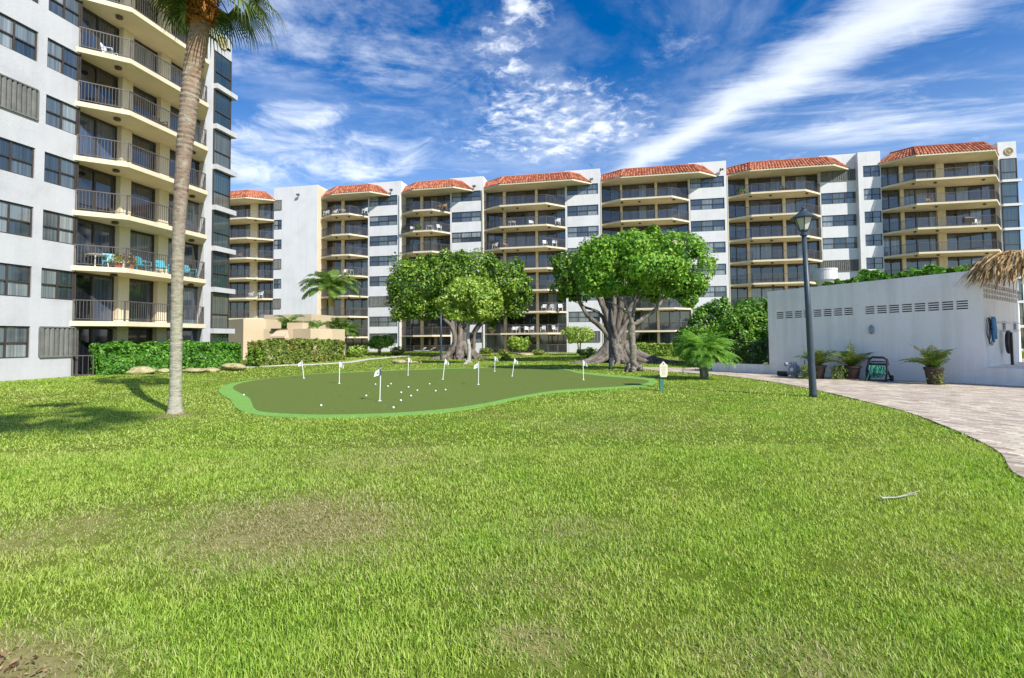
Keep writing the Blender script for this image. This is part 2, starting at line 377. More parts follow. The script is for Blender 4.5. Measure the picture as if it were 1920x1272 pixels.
def leaf_mesh(pos, nrm, size, aspect=.5, rnd=None, fold=.25):
    """diamond leaves: pos (n,3), nrm (n,3) facing direction, size (n,)"""
    n = len(pos); nrm = nrm/np.linalg.norm(nrm, axis=1, keepdims=True)
    r = rng.normal(size=(n, 3)); t = np.cross(nrm, r); t /= np.linalg.norm(t, axis=1, keepdims=True)
    b = np.cross(nrm, t); s = size[:, None]
    V = np.stack([pos-t*s*.5, pos+b*s*aspect*.5+nrm*s*fold*.3, pos+t*s*.5, pos-b*s*aspect*.5+nrm*s*fold*.3], 1).reshape(-1, 3)
    q = np.arange(n*4).reshape(n, 4)
    return V, q
def crown(name, blobs, n, size, mat, parent, aspect=.55, thin=-.72, shell=(.72, 1.03), inner=.14, lumps=.15, lscale=.9, sats=5):
    """leaves through the outer volume of a union of ellipsoids, with clumps and gaps"""
    B = np.array(blobs, float); sat = []
    for b_ in B:
        for _ in range(sats):
            d_ = rng.normal(size=3); d_[2] = d_[2]*.8+.15; d_ /= np.linalg.norm(d_); q_ = rng.uniform(.20, .36); sat.append((*(b_[:3]+d_*b_[3:]*rng.uniform(.85, 1.0)), *(b_[3:]*0+np.cbrt(b_[3:].prod())*q_)))
    if sats: B = np.concatenate([B, np.array(sat)])
    vol = (B[:, 3]*B[:, 4]*B[:, 5])**(2/3); w = vol/vol.sum()
    need = int(n*2.6); idx = rng.choice(len(B), need, p=w)
    d = rng.normal(size=(need, 3)); d /= np.linalg.norm(d, axis=1, keepdims=True)
    rr = np.where(rng.random(need) < inner, rng.uniform(.3, shell[0], need), rng.uniform(shell[0], shell[1], need))
    c = B[idx, :3]; rad = B[idx, 3:]
    base = c+d*rad
    rr = rr*(1+lumps*lump(base, lscale)+.05*lump(base, lscale*3.1))
    p = c+d*rad*rr[:, None]
    keep = np.ones(need, bool)
    for k in range(len(B)):
        q = np.linalg.norm((p-B[k, :3])/B[k, 3:], axis=1)
        keep &= ~((q < shell[0]*.93) & (idx != k) & (rng.random(need) > inner))
    keep &= lump(p, lscale*1.9)+.5*lump(p, lscale*4) > thin
    p = p[keep][:n]; d = d[keep][:n]
    nr = d+rng.normal(size=p.shape)*.55+np.array([0, 0, .35])
    V, q = leaf_mesh(p, nr, size*rng.uniform(.6, 1.35, len(p)), aspect)
    org = wloc(parent); return link(name, raw_mesh(name, V-org, [q], mat), parent, org)

def pinnate(mb_list, base, yaw, elev, length, leaflet, nl, droop, w0=.03, vee=.5, taper=True, twist=0):
    """append (V,quads) for one feather frond"""
    n = nl; t = np.linspace(0.08, 1, n)
    h = np.array([cos(yaw), sin(yaw), 0]); side = np.array([-sin(yaw), cos(yaw), 0])
    def pt(s):
        ang = elev-droop*s
        # integrate the arc
        k = 12; ss = np.linspace(0, s, k); a = elev-droop*ss
        return base+h*np.trapz(np.cos(a), ss)*length+np.array([0, 0, 1])*np.trapz(np.sin(a), ss)*length
    rp = np.array([pt(s) for s in np.linspace(0, 1, 9)])
    # rachis: thin flat strip
    rw = np.linspace(.022, .004, 9)[:, None]*max(1, length/2.2)
    V = np.concatenate([rp-side*rw, rp+side*rw, rp-np.array([0, 0, 1])*rw*1.2]); q = []
    for i in range(8): q += [(i, i+1, 9+i+1, 9+i), (i, 18+i, 18+i+1, i+1), (9+i, 9+i+1, 18+i+1, 18+i)]
    mb_list.append((V, np.array(q)))
    P0 = np.array([pt(s) for s in t]); tang = np.gradient(P0, axis=0); tang /= np.linalg.norm(tang, axis=1, keepdims=True)
    up = np.cross(tang, np.broadcast_to(side, tang.shape)); up *= np.sign(up[:, 2:3]+1e-9)
    prof = np.sin(np.clip(t*1.05+.12, 0, 1)*pi)**.6 if taper else np.ones(n)
    for sgn in (-1, 1):
        L = leaflet*prof*rng.uniform(.85, 1.1, n)
        dirv = side*sgn*cos(vee)+up*sin(vee)*rng.uniform(.4, 1.2, (n, 1))+tang*.55
        dirv /= np.linalg.norm(dirv, axis=1, keepdims=True)
        mid = P0+dirv*(L*.55)[:, None]
        tip = P0+dirv*(L*.95)[:, None]+np.array([0, 0, -1])*(L*rng.uniform(.2, .45, n))[:, None]
        ww = tang*w0*.5
        V = np.stack([P0-ww*.6, P0+ww*.6, mid+ww, mid-ww, tip+ww*.15, tip-ww*.15], 1).reshape(-1, 3)
        o = np.arange(n)[:, None]*6
        q = np.concatenate([o+np.array([[0, 1, 2, 3]]), o+np.array([[3, 2, 4, 5]])])
        mb_list.append((V, q))
def join(parts, name, mat, parent):
    off = 0; VV = []; QQ = []
    for V, q in parts: VV.append(V); QQ.append(q+off); off += len(V)
    org = wloc(parent)
    return link(name, raw_mesh(name, np.concatenate(VV)-org, [np.concatenate(QQ)], mat), parent, org)

# ================================================================== GROUND
def lawn_ground():
    xs = np.concatenate([[-900, -300, -120], np.linspace(-60, 60, 61), [120, 300, 900]])
    ys = np.concatenate([[-300, -60], np.linspace(-20, 100, 61), [200, 500, 1500]])
    X, Y = np.meshgrid(xs, ys); Z = gz(X, Y)
    V = np.stack([X, Y, Z], -1).reshape(-1, 3); nx = len(xs); i = np.arange((len(ys)-1)*nx).reshape(-1, nx)[:, :-1].ravel()
    q = np.stack([i, i+1, i+nx+1, i+nx], 1)
    tag(link('lawn', raw_mesh('lawn', V, [q], 'lawn_soil', smooth=True)), kind='structure')
lawn_ground()
def smooth_curve(pts, n=6, closed=False):
    pts = np.array(pts, float); k = len(pts); out = []
    for i in range(k if closed else k-1):
        g = lambda j: pts[j % k] if closed else pts[min(max(j, 0), k-1)]
        p0, p1, p2, p3 = g(i-1), g(i), g(i+1), g(i+2)
        for t in np.linspace(0, 1, n, endpoint=False):
            out.append(.5*((2*p1)+(p2-p0)*t+(2*p0-5*p1+4*p2-p3)*t*t+(3*p1-p0-3*p2+p3)*t**3))
    if not closed: out.append(pts[-1])
    return [tuple(p) for p in out]
def inpoly(x, y, poly):
    c = np.zeros(len(x), bool); n = len(poly); j = n-1
    for i in range(n):
        xi, yi = poly[i]; xj, yj = poly[j]
        m = ((yi > y) != (yj > y)); 
        with np.errstate(divide='ignore', invalid='ignore'):
            c ^= m & (x < (xj-xi)*(y-yi)/(yj-yi+1e-12)+xi)
        j = i
    return c
# paved plaza
WL, WR = gnd(1443, 702), gnd(1848, 722)                       # foot of the white pool wall
wd = np.array([WR[0]-WL[0], WR[1]-WL[1]]); WLEN = np.linalg.norm(wd); wd /= WLEN; wn = np.array([wd[1], -wd[0]])  # wn: away from camera?
if np.dot(wn, np.array(WL)) > 0: wn = -wn                     # wn points towards the camera
edge = [gnd(*p) for p in ((1235, 696.5), (1290, 700), (1360, 705.5), (1440, 716), (1525, 731.5), (1625, 755), (1710, 777.5), (1810, 817.5), (1875, 852), (1925, 902))]
edge += [(6.0, 6.9), (6.6, 5.3), (6.9, 3.5), (6.8, 1.5)]
EDGE = smooth_curve(edge, 5)
back = [(40, 1.5), (40, 60), (WL[0]+3, 33), (WL[0]-3.2, 33.5), (WL[0]-6.6, 34.5)]
PAVE = EDGE+back
mb = MB(); mb.prism(PAVE, -.25, .022); tag(mb.build('paving', 'pavers'), kind='structure')
# brick edging course along the lawn
mb = MB(); E_ = np.array(EDGE); seg = 0
L_ = np.concatenate([[0], np.cumsum(np.linalg.norm(np.diff(E_, axis=0), axis=1))])
s = 0
while s < L_[-1]-.3:
    p0 = np.array([np.interp(s+.006, L_, E_[:, i]) for i in (0, 1)]); p1 = np.array([np.interp(s+.118, L_, E_[:, i]) for i in (0, 1)])
    t = p1-p0; t /= np.linalg.norm(t); nn = np.array([t[1], -t[0]])
    if nn[0] < 0: nn = -nn
    mb.obox((*p0, .0), (*(p1-p0), 0), (*(nn*.22), 0), (0, 0, .030+random.uniform(-.003, .003))); s += .124
tag(mb.build('paving_edge', 'pavers'), kind='structure')
# putting green
Z8 = lambda pts: [gnd(400+x/2.2326, 640+y/2.2326) for x, y in pts]
FR = smooth_curve(Z8([(22, 205), (40, 228), (72, 248), (95, 280), (130, 300), (200, 314), (330, 322), (500, 325), (700, 320), (850, 310), (1000, 297), (1130, 275), (1230, 255), (1330, 233), (1440, 216), (1600, 205), (1740, 197), (1832, 186), (1850, 170), (1832, 156), (1740, 148), (1640, 140), (1540, 129), (1480, 118), (1400, 112), (1200, 110.5), (1000, 114.5), (800, 120.5), (600, 129), (450, 135.5), (300, 147), (180, 161), (75, 177)]), 5, True)
IN = smooth_curve(Z8([(82, 198), (118, 222), (150, 240), (162, 262), (170, 282), (200, 297), (300, 306), (450, 311), (650, 308), (850, 298), (1000, 284), (1130, 264), (1240, 242), (1340, 223), (1440, 208.5), (1600, 198), (1740, 189), (1818, 176), (1800, 163), (1640, 149), (1530, 136), (1480, 123), (1400, 115.5), (1200, 113.5), (1000, 117.5), (800, 123.5), (600, 132), (450, 138), (300, 150), (180, 165), (110, 180)]), 5, True)
mb = MB(); mb.prism(FR, -.1, .024); tag(mb.build('putting_fringe', 'turf_fringe'), kind='structure')
mb = MB(); mb.prism(IN, -.1, .030); tag(mb.build('putting_green', 'turf_dark'), kind='structure')
# fallen leaf bits / clippings on the turf: countless flecks
k = 2600; fx = rng.uniform(-16, 8, k); fy = rng.uniform(10, 34, k); mk = inpoly(fx, fy, IN); fx, fy = fx[mk], fy[mk]
V, q = leaf_mesh(np.stack([fx, fy, np.full(len(fx), .037)], 1), np.array([[0, 0, 1.]])+rng.normal(size=(len(fx), 3))*.1, rng.uniform(.02, .065, len(fx)), .5)
tag(link('turf_flecks', raw_mesh('turf_flecks', V, [q], 'thatch_straw')), kind='stuff')
# concrete garden path behind the green
def strip(pts, w, z0, z1, name, mat):
    c = np.array(smooth_curve([gnd(*p) for p in pts], 6)); t = np.gradient(c, axis=0); t /= np.linalg.norm(t, axis=1, keepdims=True)
    nn = np.stack([-t[:, 1], t[:, 0]], 1)*w/2; a = c+nn; b = c-nn; n = len(c); g = gz(c[:, 0], c[:, 1])
    V = np.concatenate([np.c_[a, g+z1], np.c_[b, g+z1], np.c_[a, g+z0], np.c_[b, g+z0]]); i = np.arange(n-1)
    q = np.concatenate([np.stack([i, i+n, i+n+1, i+1], 1), np.stack([i, i+1, i+2*n+1, i+2*n], 1), np.stack([i+n, i+3*n, i+3*n+1, i+n+1], 1)])
    return tag(link(name, raw_mesh(name, V, [q], mat)), kind='structure')
strip([(440, 689), (520, 685.5), (600, 682.5), (650, 679), (690, 673.5), (760, 669)], 1.3, -.1, .02, 'garden_path', 'concrete')

# ------------------------------------------------------------------ grass
SKIP_RECT = []
def grass():
    bands = [(2.1, 3.6, 9500, .0058, .040), (3.6, 5.5, 6400, .0067, .042), (5.5, 9, 3400, .0088, .046), (9, 15, 1250, .0148, .042), (15, 26, 480, .025, .042), (26, 48, 115, .046, .05), (48, 68, 42, .075, .06)]
    allV = []; 
    for z0, z1, dens, w, h in bands:
        area = 1.22*(z1*z1-z0*z0)+.6*(z1-z0); n = int(area*dens)
        zz = np.sqrt(rng.uniform(z0*z0, z1*z1, n)); xx = rng.uniform(-1, 1, n)*(zz*1.22+.3)
        X = xx*ca-zz*sa; Y = xx*sa+zz*ca
        dr = dry_factor(X, Y)
        tuft = np.clip(lump(np.stack([X, Y, X*0], 1), 1.3)*.35+lump(np.stack([X, Y, X*0+7], 1), 5.0)*.4+lump(np.stack([X, Y, X*0+3], 1), 13.0)*.45, -1.3, 1.5)
        keep = ~inpoly(X, Y, FR) & ~inpoly(X, Y, PAVE) & (X > -25.7) & (rng.random(n) > dr*.12) & (rng.random(n) < np.clip(.80+.26*tuft, .5, 1))
        keep &= ~((X < -2.5) & (np.hypot(X+3.55, Y-2.0) < .55*(1+.3*tuft)) & (rng.random(n) < .85))
        X, Y, dr, tuft = X[keep], Y[keep], dr[keep], tuft[keep]; n = len(X)
        H = h*rng.uniform(.5, 1.45, n)*(1-.25*dr)*(1+.42*tuft); W = w*rng.uniform(.7, 1.3, n)*.5
        a = rng.uniform(0, 2*pi, n); lean = np.abs(rng.normal(.6, .38, n))+.4*dr+(.3 if z0 >= 9 else 0)
        dx, dy = np.cos(a), np.sin(a); a2 = a+pi/2+rng.normal(0, .5, n); sx, sy = np.cos(a2), np.sin(a2)
        g = gz(X, Y)
        def pt(k, hk, off):
            r = H*k*np.sin(lean*k**.6); z = H*hk
            return np.stack([X+dx*r+sx*W*off, Y+dy*r+sy*W*off, g+z-.004], 1)
        cl = np.cos(np.minimum(lean, 1.3))
        V = np.stack([pt(0, 0, -1), pt(0, 0, 1), pt(.6, .62*(.35+.65*cl), .85), pt(.6, .62*(.35+.65*cl), -.85), pt(1.05, .3*0+(.25+.75*cl), 0)], 1)
        allV.append(V.reshape(-1, 3))
    V = np.concatenate(allV); n = len(V)//5; o = np.arange(n)[:, None]*5
    print('blades', n)
    me = raw_mesh('grass', V, [o+np.array([[0, 1, 2, 3]]), o+np.array([[3, 2, 4]])], 'grass_blade')
    tag(link('grass', me), 'green lawn grass with straw coloured patches', 'grass', kind='stuff')
grass()
# bare spot with leaf litter at the lower left corner
k = 420; a = rng.uniform(0, 2*pi, k); r = np.sqrt(rng.random(k))*.55
V, q = leaf_mesh(np.stack([-3.55+r*np.cos(a), 2.0+r*np.sin(a), rng.uniform(.008, .03, k)], 1), np.array([[0, 0, 1.]])+rng.normal(size=(k, 3))*.6, rng.uniform(.02, .055, k), .5)
tag(link('leaf_litter', raw_mesh('leaf_litter', V, [q], 'dead_leaf')), kind='stuff')

# ================================================================== BUILDINGS
FH = 2.72
def rail_mesh(mb, path, z, gap=.115, h=1.05, inset=0):
    for (a, b) in zip(path[:-1], path[1:]):
        a = np.array(a); b = np.array(b); d = b-a; L = np.linalg.norm(d); d /= L; nrm = np.array([-d[1], d[0]])
        def bar(p, q, w, z0, z1): mb.obox((*(p-nrm*w/2), z0), (*(q-p), 0), (*(nrm*w), 0), (0, 0, z1-z0))
        bar(a, b, .05, z+h-.045, z+h); bar(a, b, .035, z+.09, z+.12)
        n = max(2, int(L/gap)); m = max(1, round(L/1.5))
        for i in range(1, n):
            p = a+d*L*i/n; bar(p-d*.009, p+d*.009, .018, z+.12, z+h-.045)
        for i in range(m+1):
            p = a+d*np.clip(L*i/m, .025, L-.025); bar(p-d*.022, p+d*.022, .044, z+.002, z+h-.046)
def tile_roof(mb, eave, ridge, ze, zr, sp=.34):
    for i in range(len(eave)-1):
        P0, P1 = np.array((*eave[i], ze)), np.array((*eave[i+1], ze)); Q0, Q1 = np.array((*ridge[i], zr)), np.array((*ridge[i+1], zr))
        mb.add([P0, P1, Q1, Q0], [(0, 1, 2, 3)])
        n = max(2, round(np.linalg.norm(P1-P0)/sp)); nrm = np.cross(P1-P0, Q0-P0); nrm /= np.linalg.norm(nrm)
        if nrm[2] < 0: nrm = -nrm
        for j in range(n):
            a = P0+(P1-P0)*(j+.5)/n; b = Q0+(Q1-Q0)*(j+.5)/n; w0 = (P1-P0)/n*.36; w1 = (Q1-Q0)/n*.36
            C = 4
            for c in range(C):
                s0, s1 = c/C-.02, (c+1)/C; p = a+(b-a)*s0; q = a+(b-a)*s1; wp = w0+(w1-w0)*s0; wq = (w0+(w1-w0)*s1)*.85
                hp, hq = nrm*.10, nrm*.06
                mb.add([p-wp, p-wp*.55+hp, p+wp*.55+hp, p+wp, q-wq, q-wq*.55+hq, q+wq*.55+hq, q+wq],
                       [(0, 1, 5, 4), (1, 2, 6, 5), (2, 3, 7, 6), (0, 3, 2, 1)])
        # hip / ridge cap
    pts = [np.array((*r, zr+.05)) for r in ridge]; mb.tube(pts, .10, 6)
    for e, r in list(zip(eave, ridge))[1:-1]: mb.tube([np.array((*e, ze+.08)), np.array((*r, zr+.05))], .10, 6)
def lamp_part(parent, x, y, z):
    m = MB(); m.lathe((x, y, z), [(.05, -.16), (.15, -.13), (.17, -.05), (.10, -.001)], 8); return m.build('ceiling_lamp', 'fixture_dark', parent, (x, y, z))

class Facade:
    """walls in a plane. local u runs along the wall, out points outwards; maps to world XY"""
    def __init__(s, org, ud, od): s.o = np.array(org, float); s.u = np.array(ud, float); s.n = np.array(od, float)
    def xy(s, u, d): return tuple(s.o+s.u*u+s.n*d)
    def box(s, mb, u0, u1, d0, d1, z0, z1):
        p = s.o+s.u*u0+s.n*d0; mb.obox((*p, z0), (*(s.u*(u1-u0)), 0), (*(s.n*(d1-d0)), 0), (0, 0, z1-z0))
    def window(s, b, u0, u1, z0, z1, panes=3, mat='window_pane', split=.48, d=-.12):
        f = MB(); t = .055; org = (*s.xy((u0+u1)/2, d), (z0+z1)/2)
        s.box(f, u0, u1, d-.05, d+.05, z0, z0+t); s.box(f, u0, u1, d-.05, d+.05, z1-t, z1)
        w = (u1-u0)/panes
        for i in range(panes+1):
            c = u0+w*i; e = t if 0 < i < panes else t*1.2
            a0, a1 = (c, c+e) if i == 0 else ((c-e, c) if i == panes else (c-e*.7, c+e*.7))
            s.box(f, a0, a1, d-.045, d+.052, z0+t, z1-t)
        zs = z0+(z1-z0)*split
        for i in range(panes): s.box(f, u0+w*i+t*.7, u0+w*(i+1)-t*.7, d-.03, d+.058, zs-.03, zs+.03)
        fr = f.build('window', 'bronze_metal', b, org)
        p = MB()
        for i in range(panes):
            for (a, c_, dd) in ((z0+t*.5, zs, -.01), (zs, z1-t*.5, .012)):
                s.box(p, u0+w*i+.02, u0+w*(i+1)-.02, d+dd-.012, d+dd, a, c_)
        p.build('pane', mat, fr, org); return fr
    def shutter(s, b, u0, u1, z0, z1, d=.01):
        f = MB(); org = (*s.xy((u0+u1)/2, d), (z0+z1)/2); n = max(4, round((u1-u0)/.2)); w = (u1-u0)/n
        for i in range(n):
            a = u0+w*i; pts = [s.xy(a, d), s.xy(a+w*.2, d+.055), s.xy(a+w*.62, d+.055), s.xy(a+w*.9, d), s.xy(a+w*.9, d-.02), s.xy(a, d-.02)]
            f.prism(pts, z0+.05, z1-.05)
        s.box(f, u0-.03, u1+.03, d-.03, d+.075, z0-.01, z0+.05); s.box(f, u0-.03, u1+.03, d-.03, d+.075, z1-.05, z1+.01)
        s.box(f, u1-.001, u1+.06, d-.03, d+.075, z0+.05, z1-.05); s.box(f, u0-.06, u0+.001, d-.03, d+.075, z0+.05, z1-.05)
        return f.build('window_shutter', 'shutter_metal', b, org)
    def glazing(s, b, segs, d, z0, z1, pw=1.15, mat='door_pane'):
        f = MB(); p = MB(); um = (segs[0][0]+segs[-1][1])/2; org = (*s.xy(um, d), z0); t = .06
        for u0, u1 in segs:
            n = max(1, round((u1-u0)/pw)); w = (u1-u0)/n
            s.box(f, u0, u1, d-.05, d+.05, z0, z0+.07); s.box(f, u0, u1, d-.05, d+.05, z1-.12, z1)
            for i in range(n+1):
                c = min(max(u0+w*i, u0+t*.75), u1-t*.75); s.box(f, c-t*.75, c+t*.75, d-.045, d+.053, z0+.07, z1-.12)
            for i in range(n):
                dd = .02 if i % 2 else -.01
                s.box(p, u0+w*i+.03, u0+w*(i+1)-.03, d+dd-.012, d+dd, z0+.05, z1-.1)
        fr = f.build('glass_door', 'bronze_metal', b, org); p.build('pane', mat, fr, org); return fr

SUN_H = (.811, -.585)
# ---------------- long far building
FB = thing('apartment_building', (0, 64, 0), 'long white apartment block with cream balconies and red tiled roofs behind the trees', 'apartment building')
FURN = {}
def far_unit(key, Yw, dz, path_px, gx0, gx1, cols, win=None, roof_px=None, pier=None, prev_side=None, lamps=(), left_in=.6, front=2.2, pw=1.15, top_open=True, shutters=(), winpanes=3, eave_end=None, glass_d=.8, kmin=0, roof_left=None):
    fac = Facade((0, Yw), (1, 0), (0, -1))
    Yf = Yw-front
    pyr = 400
    zf = [max(.16, dz+.05) if k == 0 else FH*k-.05+dz for k in range(8)]
    zt = FH*8-.05+dz-.15           # roof soffit
    L = (on_Y(path_px[0], pyr, Yw-left_in), Yw-left_in); FL = (on_Y(path_px[1], pyr, Yf), Yf); FRt = (on_Y(path_px[2], pyr, Yf), Yf); RE = (on_Y(path_px[3], pyr, Yw), Yw)
    Yg = Yw+glass_d
    x0 = on_Y(gx0, pyr, Yg) if gx0 else L[0]; x1 = RE[0]
    if prev_side: x0 = L[0]+.05
    slab = [L, FL, FRt, RE, (RE[0], Yg), (L[0], Yg)]
    # balconies
    sl = MB(); sl.prism(slab, -.21, 0); base = FB
    org = ((L[0]+RE[0])/2, Yw, zf[1])
    s2 = MB(); s2.prism(slab, zf[1]-.21, zf[1]); bal = s2.build('balcony', 'cream_paint', FB, org)
    ins = lambda p, q, r: p
    rp = [(L[0]+.06, L[1]+.02), (FL[0]+.04, FL[1]+.09), (FRt[0]-.04, FRt[1]+.09), (RE[0]-.06, RE[1]-.04)]
    rm = MB(); rail_mesh(rm, rp, zf[1]); rm.build('railing', 'rail_metal', bal, org)
    xb = [x0]+[on_Y((a+b)/2, pyr, Yg) for a, b in cols]+[x1]
    lp = [(max((xb[i]+xb[i+1])/2, FL[0]+.2), Yf+.95) for i in range(len(xb)-1)]
    for x, y in lp: lamp_part(bal, x, y, zf[1]-.21)
    for k in range(2, 8): dup(bal, shift=(0, 0, zf[k]-zf[1]))
    if zf[0] < 1.5:
        fl = MB(); fl.prism(slab, -.1, zf[0]-.02); fl.build('floor_slab', 'concrete', FB)
        rm = MB(); rail_mesh(rm, rp, zf[0]-.02); rm.build('railing', 'rail_metal', FB, (org[0], org[1], zf[0]))
    # glazing and pilasters
    pil = MB(); segs = []; u = x0
    for a, b in cols:
        c0, c1 = on_Y(a, pyr, Yg-.3), on_Y(b, pyr, Yg-.3)
        segs.append((u, c0+.02)); pil.box(c0, c1, Yg-.3, Yg+.1, 0, zt-.01); u = c1-.02
    segs.append((u, x1))
    pil.build('pilaster', 'cream_paint', FB)
    hd = FH-.23
    g = fac.glazing(FB, segs, -glass_d, zf[1], zf[1]+hd, pw)
    for k in range(8):
        if k != 1: dup(g, shift=(0, 0, zf[k]-zf[1]))
    w = MB()
    # body behind
    w.box(L[0]-.02, x1, Yg+.12, Yg+9, 0, zt+.3)
    for k in range(1, 8): w.box(x0, x1, Yg+.06, Yg+.13, zf[k]-.23, zf[k]+.01)
    w.build('wall', 'interior_dark' if False else 'cream_paint', FB)
    px1 = x1
    if prev_side:
        m = MB(); m.box(L[0]-.04, L[0]+.05, Yw-left_in-.35, Yg+.1, 0, zt-.01); m.build('side_wall', 'cream_paint', FB)
    ww = MB()
    if win:
        wx0, wx1 = on_Y(win[0], pyr, Yw), on_Y(win[1], pyr, Yw); pr = on_Y(pier, pyr, Yw)
        ww.box(wx1, pr, Yw, Yw+3.2, 0, zt+1.95)                      # pier
        ww.box(x1, wx0, Yw+.02, Yg+.1, 0, zt)                           # return
        zc = 0
        for k in range(8):
            a, b = zf[k]+1.30, zf[k]+2.66
            ww.box(x1+.001 if False else wx0, wx1, Yw, Yw+.3, zc, a); zc = b
            fac.shutter(FB, wx0+.05, wx1-.05, a, b) if k in shutters else fac.window(FB, wx0, wx1, a, b, winpanes)
            ww.box(wx0, wx1, Yw+.2, Yw+.3, a, b)
        ww.box(wx0, wx1, Yw, Yw+.3, zc, zt+1.95)
        ww.box(x1-.02 if False else x1, wx0, Yw-.0, Yw+.02, zt, zt+1.95)
        px1 = pr
    # roof
    e = [(on_Y(roof_px[0], 345, L[1]), L[1]), (on_Y(roof_px[1], 345, Yf), Yf), (on_Y(roof_px[2], 340, Yf), Yf), (on_Y(roof_px[3], 340, Yw-.02), Yw-.02)]
    rd = 1.0
    rdg = [(e[0][0], e[0][1]+rd*1.25), (e[1][0]+rd*.35, Yf+rd), (e[2][0]-rd*.42, Yf+rd), (e[3][0]-rd*1.42, Yw-.02)]
    if roof_left == 'free': rdg[0] = (e[0][0]+rd*1.3, e[0][1])
    m = MB(); m.prism(e+[(e[3][0], Yw+.1) if False else (RE[0], Yg), (e[0][0], Yg)], zt, zt+.20); m.build('eave', 'cream_paint', FB)
    m = MB(); tile_roof(m, e, rdg, zt+.20, zt+1.32); m.build('tile_roof', 'roof_tile', FB)
    m = MB(); m.prism(rdg+[(rdg[3][0], Yw+3), (rdg[0][0], Yw+3)], zt+.3, zt+1.30); m.build('flat_roof', 'roof_gravel', FB)
    if win: ww.box(x0, wx0, Yw+.9, Yw+1.1, zt, zt+1.95) if False else None
    if win: ww.build('wall', 'white_stucco', FB)
    info = dict(zf=zf, Yf=Yf, Yg=Yg, Yw=Yw, L=L, FL=FL, FR=FRt, RE=RE, zt=zt, x1=x1, px1=px1, fac=fac, eave=e)
    FURN[key] = info; return info
YA, YB, YC, YD, YE, YF, YG = 62.3, 63.8, 64.6, 65.4, 66.3, 67.3, 66.6
uB = far_unit('B', YB, -.25, (600.8, 621.7, 655, 690), None, None, [(640, 645)], (692.5, 745), (600.8, 621, 693.3, 731.7), 752.5, True, shutters=(2,))
uC = far_unit('C', YC, -.15, (750.8, 774, 810, 844), None, None, [(788, 793)], (846.7, 901.7), (751, 773, 850, 888), 906.7, True, shutters=(4,))
uD = far_unit('D', YD, 0, (906, 936.5, 1024.5, 1059.7), None, None, [(943, 948.4), (1003.4, 1008.2)], (1063.5, 1122), (906, 935, 1073.6, 1108.8), 1126.4, True, shutters=(0,))
uE = far_unit('E', YE, .15, (1127.4, 1164, 1260.8, 1292), None, None, [(1163, 1167.4), (1228.3, 1233)], (1294.7, 1359), (1127, 1164, 1312, 1343.4), 1363.7, True)
uF = far_unit('F', YF, .22, (1364, 1409, 1511.6, 1539), None, None, [(1399, 1404.5), (1467.8, 1473.3)], (1540.5, 1608.4), (1364, 1407, 1564.7, 1592.8), 1611, True, shutters=(7, 3))
uG = far_unit('G', YG, .30, (1654.6, 1720, 1871, 1876), None, None, [(1689, 1696), (1767.6, 1773.4)], None, (1647, 1719.5, 1869, 1874), None, False, left_in=.02, front=2.6, roof_left='free')
# white end bay with windows on the right of the long building and the small white block left of its last balconies
def g_extras():
    u = uG; fac = u['fac']; zf = u['zf']; zt = u['zt']; w = MB(); Y = YG
    a0, a1 = on_Y(1611.5, 400, Y), u['L'][0]; w0, w1 = on_Y(1621, 400, Y), on_Y(1653, 400, Y)
    w.box(a0, w0, Y, Y+4, 0, zt+1.75); w.box(w1, a1, Y+.02, u['Yg']+.1, 0, zt+1.75)
    zc = 0
    for k in range(8):
        a, b = zf[k]+1.30, zf[k]+2.66; w.box(w0, w1, Y, Y+.3, zc, a); zc = b; w.box(w0, w1, Y+.2, Y+.3, a, b); fac.window(FB, w0, w1, a, b, 2)
    w.box(w0, w1, Y, Y+.3, zc, zt+1.75)
    w.build('wall', 'white_stucco', FB); w = MB()
    p0, p1, p2, p3 = [on_Y(p, 400, Y) for p in (1872, 1879, 1908, 1911)]
    w.box(u['x1'], p1, Y, Y+4, 0, zt+1.75); w.box(p1, p3, Y, Y+.3, zt-.25, zt+1.75); w.box(p3-.25, p3, Y+.35, Y+9, 0, zt+1.75)
    w.box(u['eave'][3][0]-2.2, p1, Y-.001, Y+.3, zt+.3, zt+1.75) if False else None
    for k in range(1, 9): w.box(p1, p3+.25, Y-.28, Y+.3, zf[min(k, 7)]+(FH if k == 8 else 0)-.30, zf[min(k, 7)]+(FH if k == 8 else 0)-.02) if k < 8 else None
    w.build('wall', 'white_stucco', FB)
    for k in range(8): fac.window(FB, p1+.02, p3-.05, zf[k]+.0, zf[k]+FH-.32, 1, 'tinted_pane', .36, d=.05)
    c = MB()
    xs = on_Y(1755, 400, u['Yg']); c.box(xs, on_Y(1768, 400, u['Yg']-.3), u['Yg']-.28, u['Yg']+.05, zf[0], zt-.02); c.build('pilaster', 'cream_paint', FB)
    medallion(FB, (on_Y(1891, 284, Y), Y-.01, None), (0, -1), 284, 1891, Y)
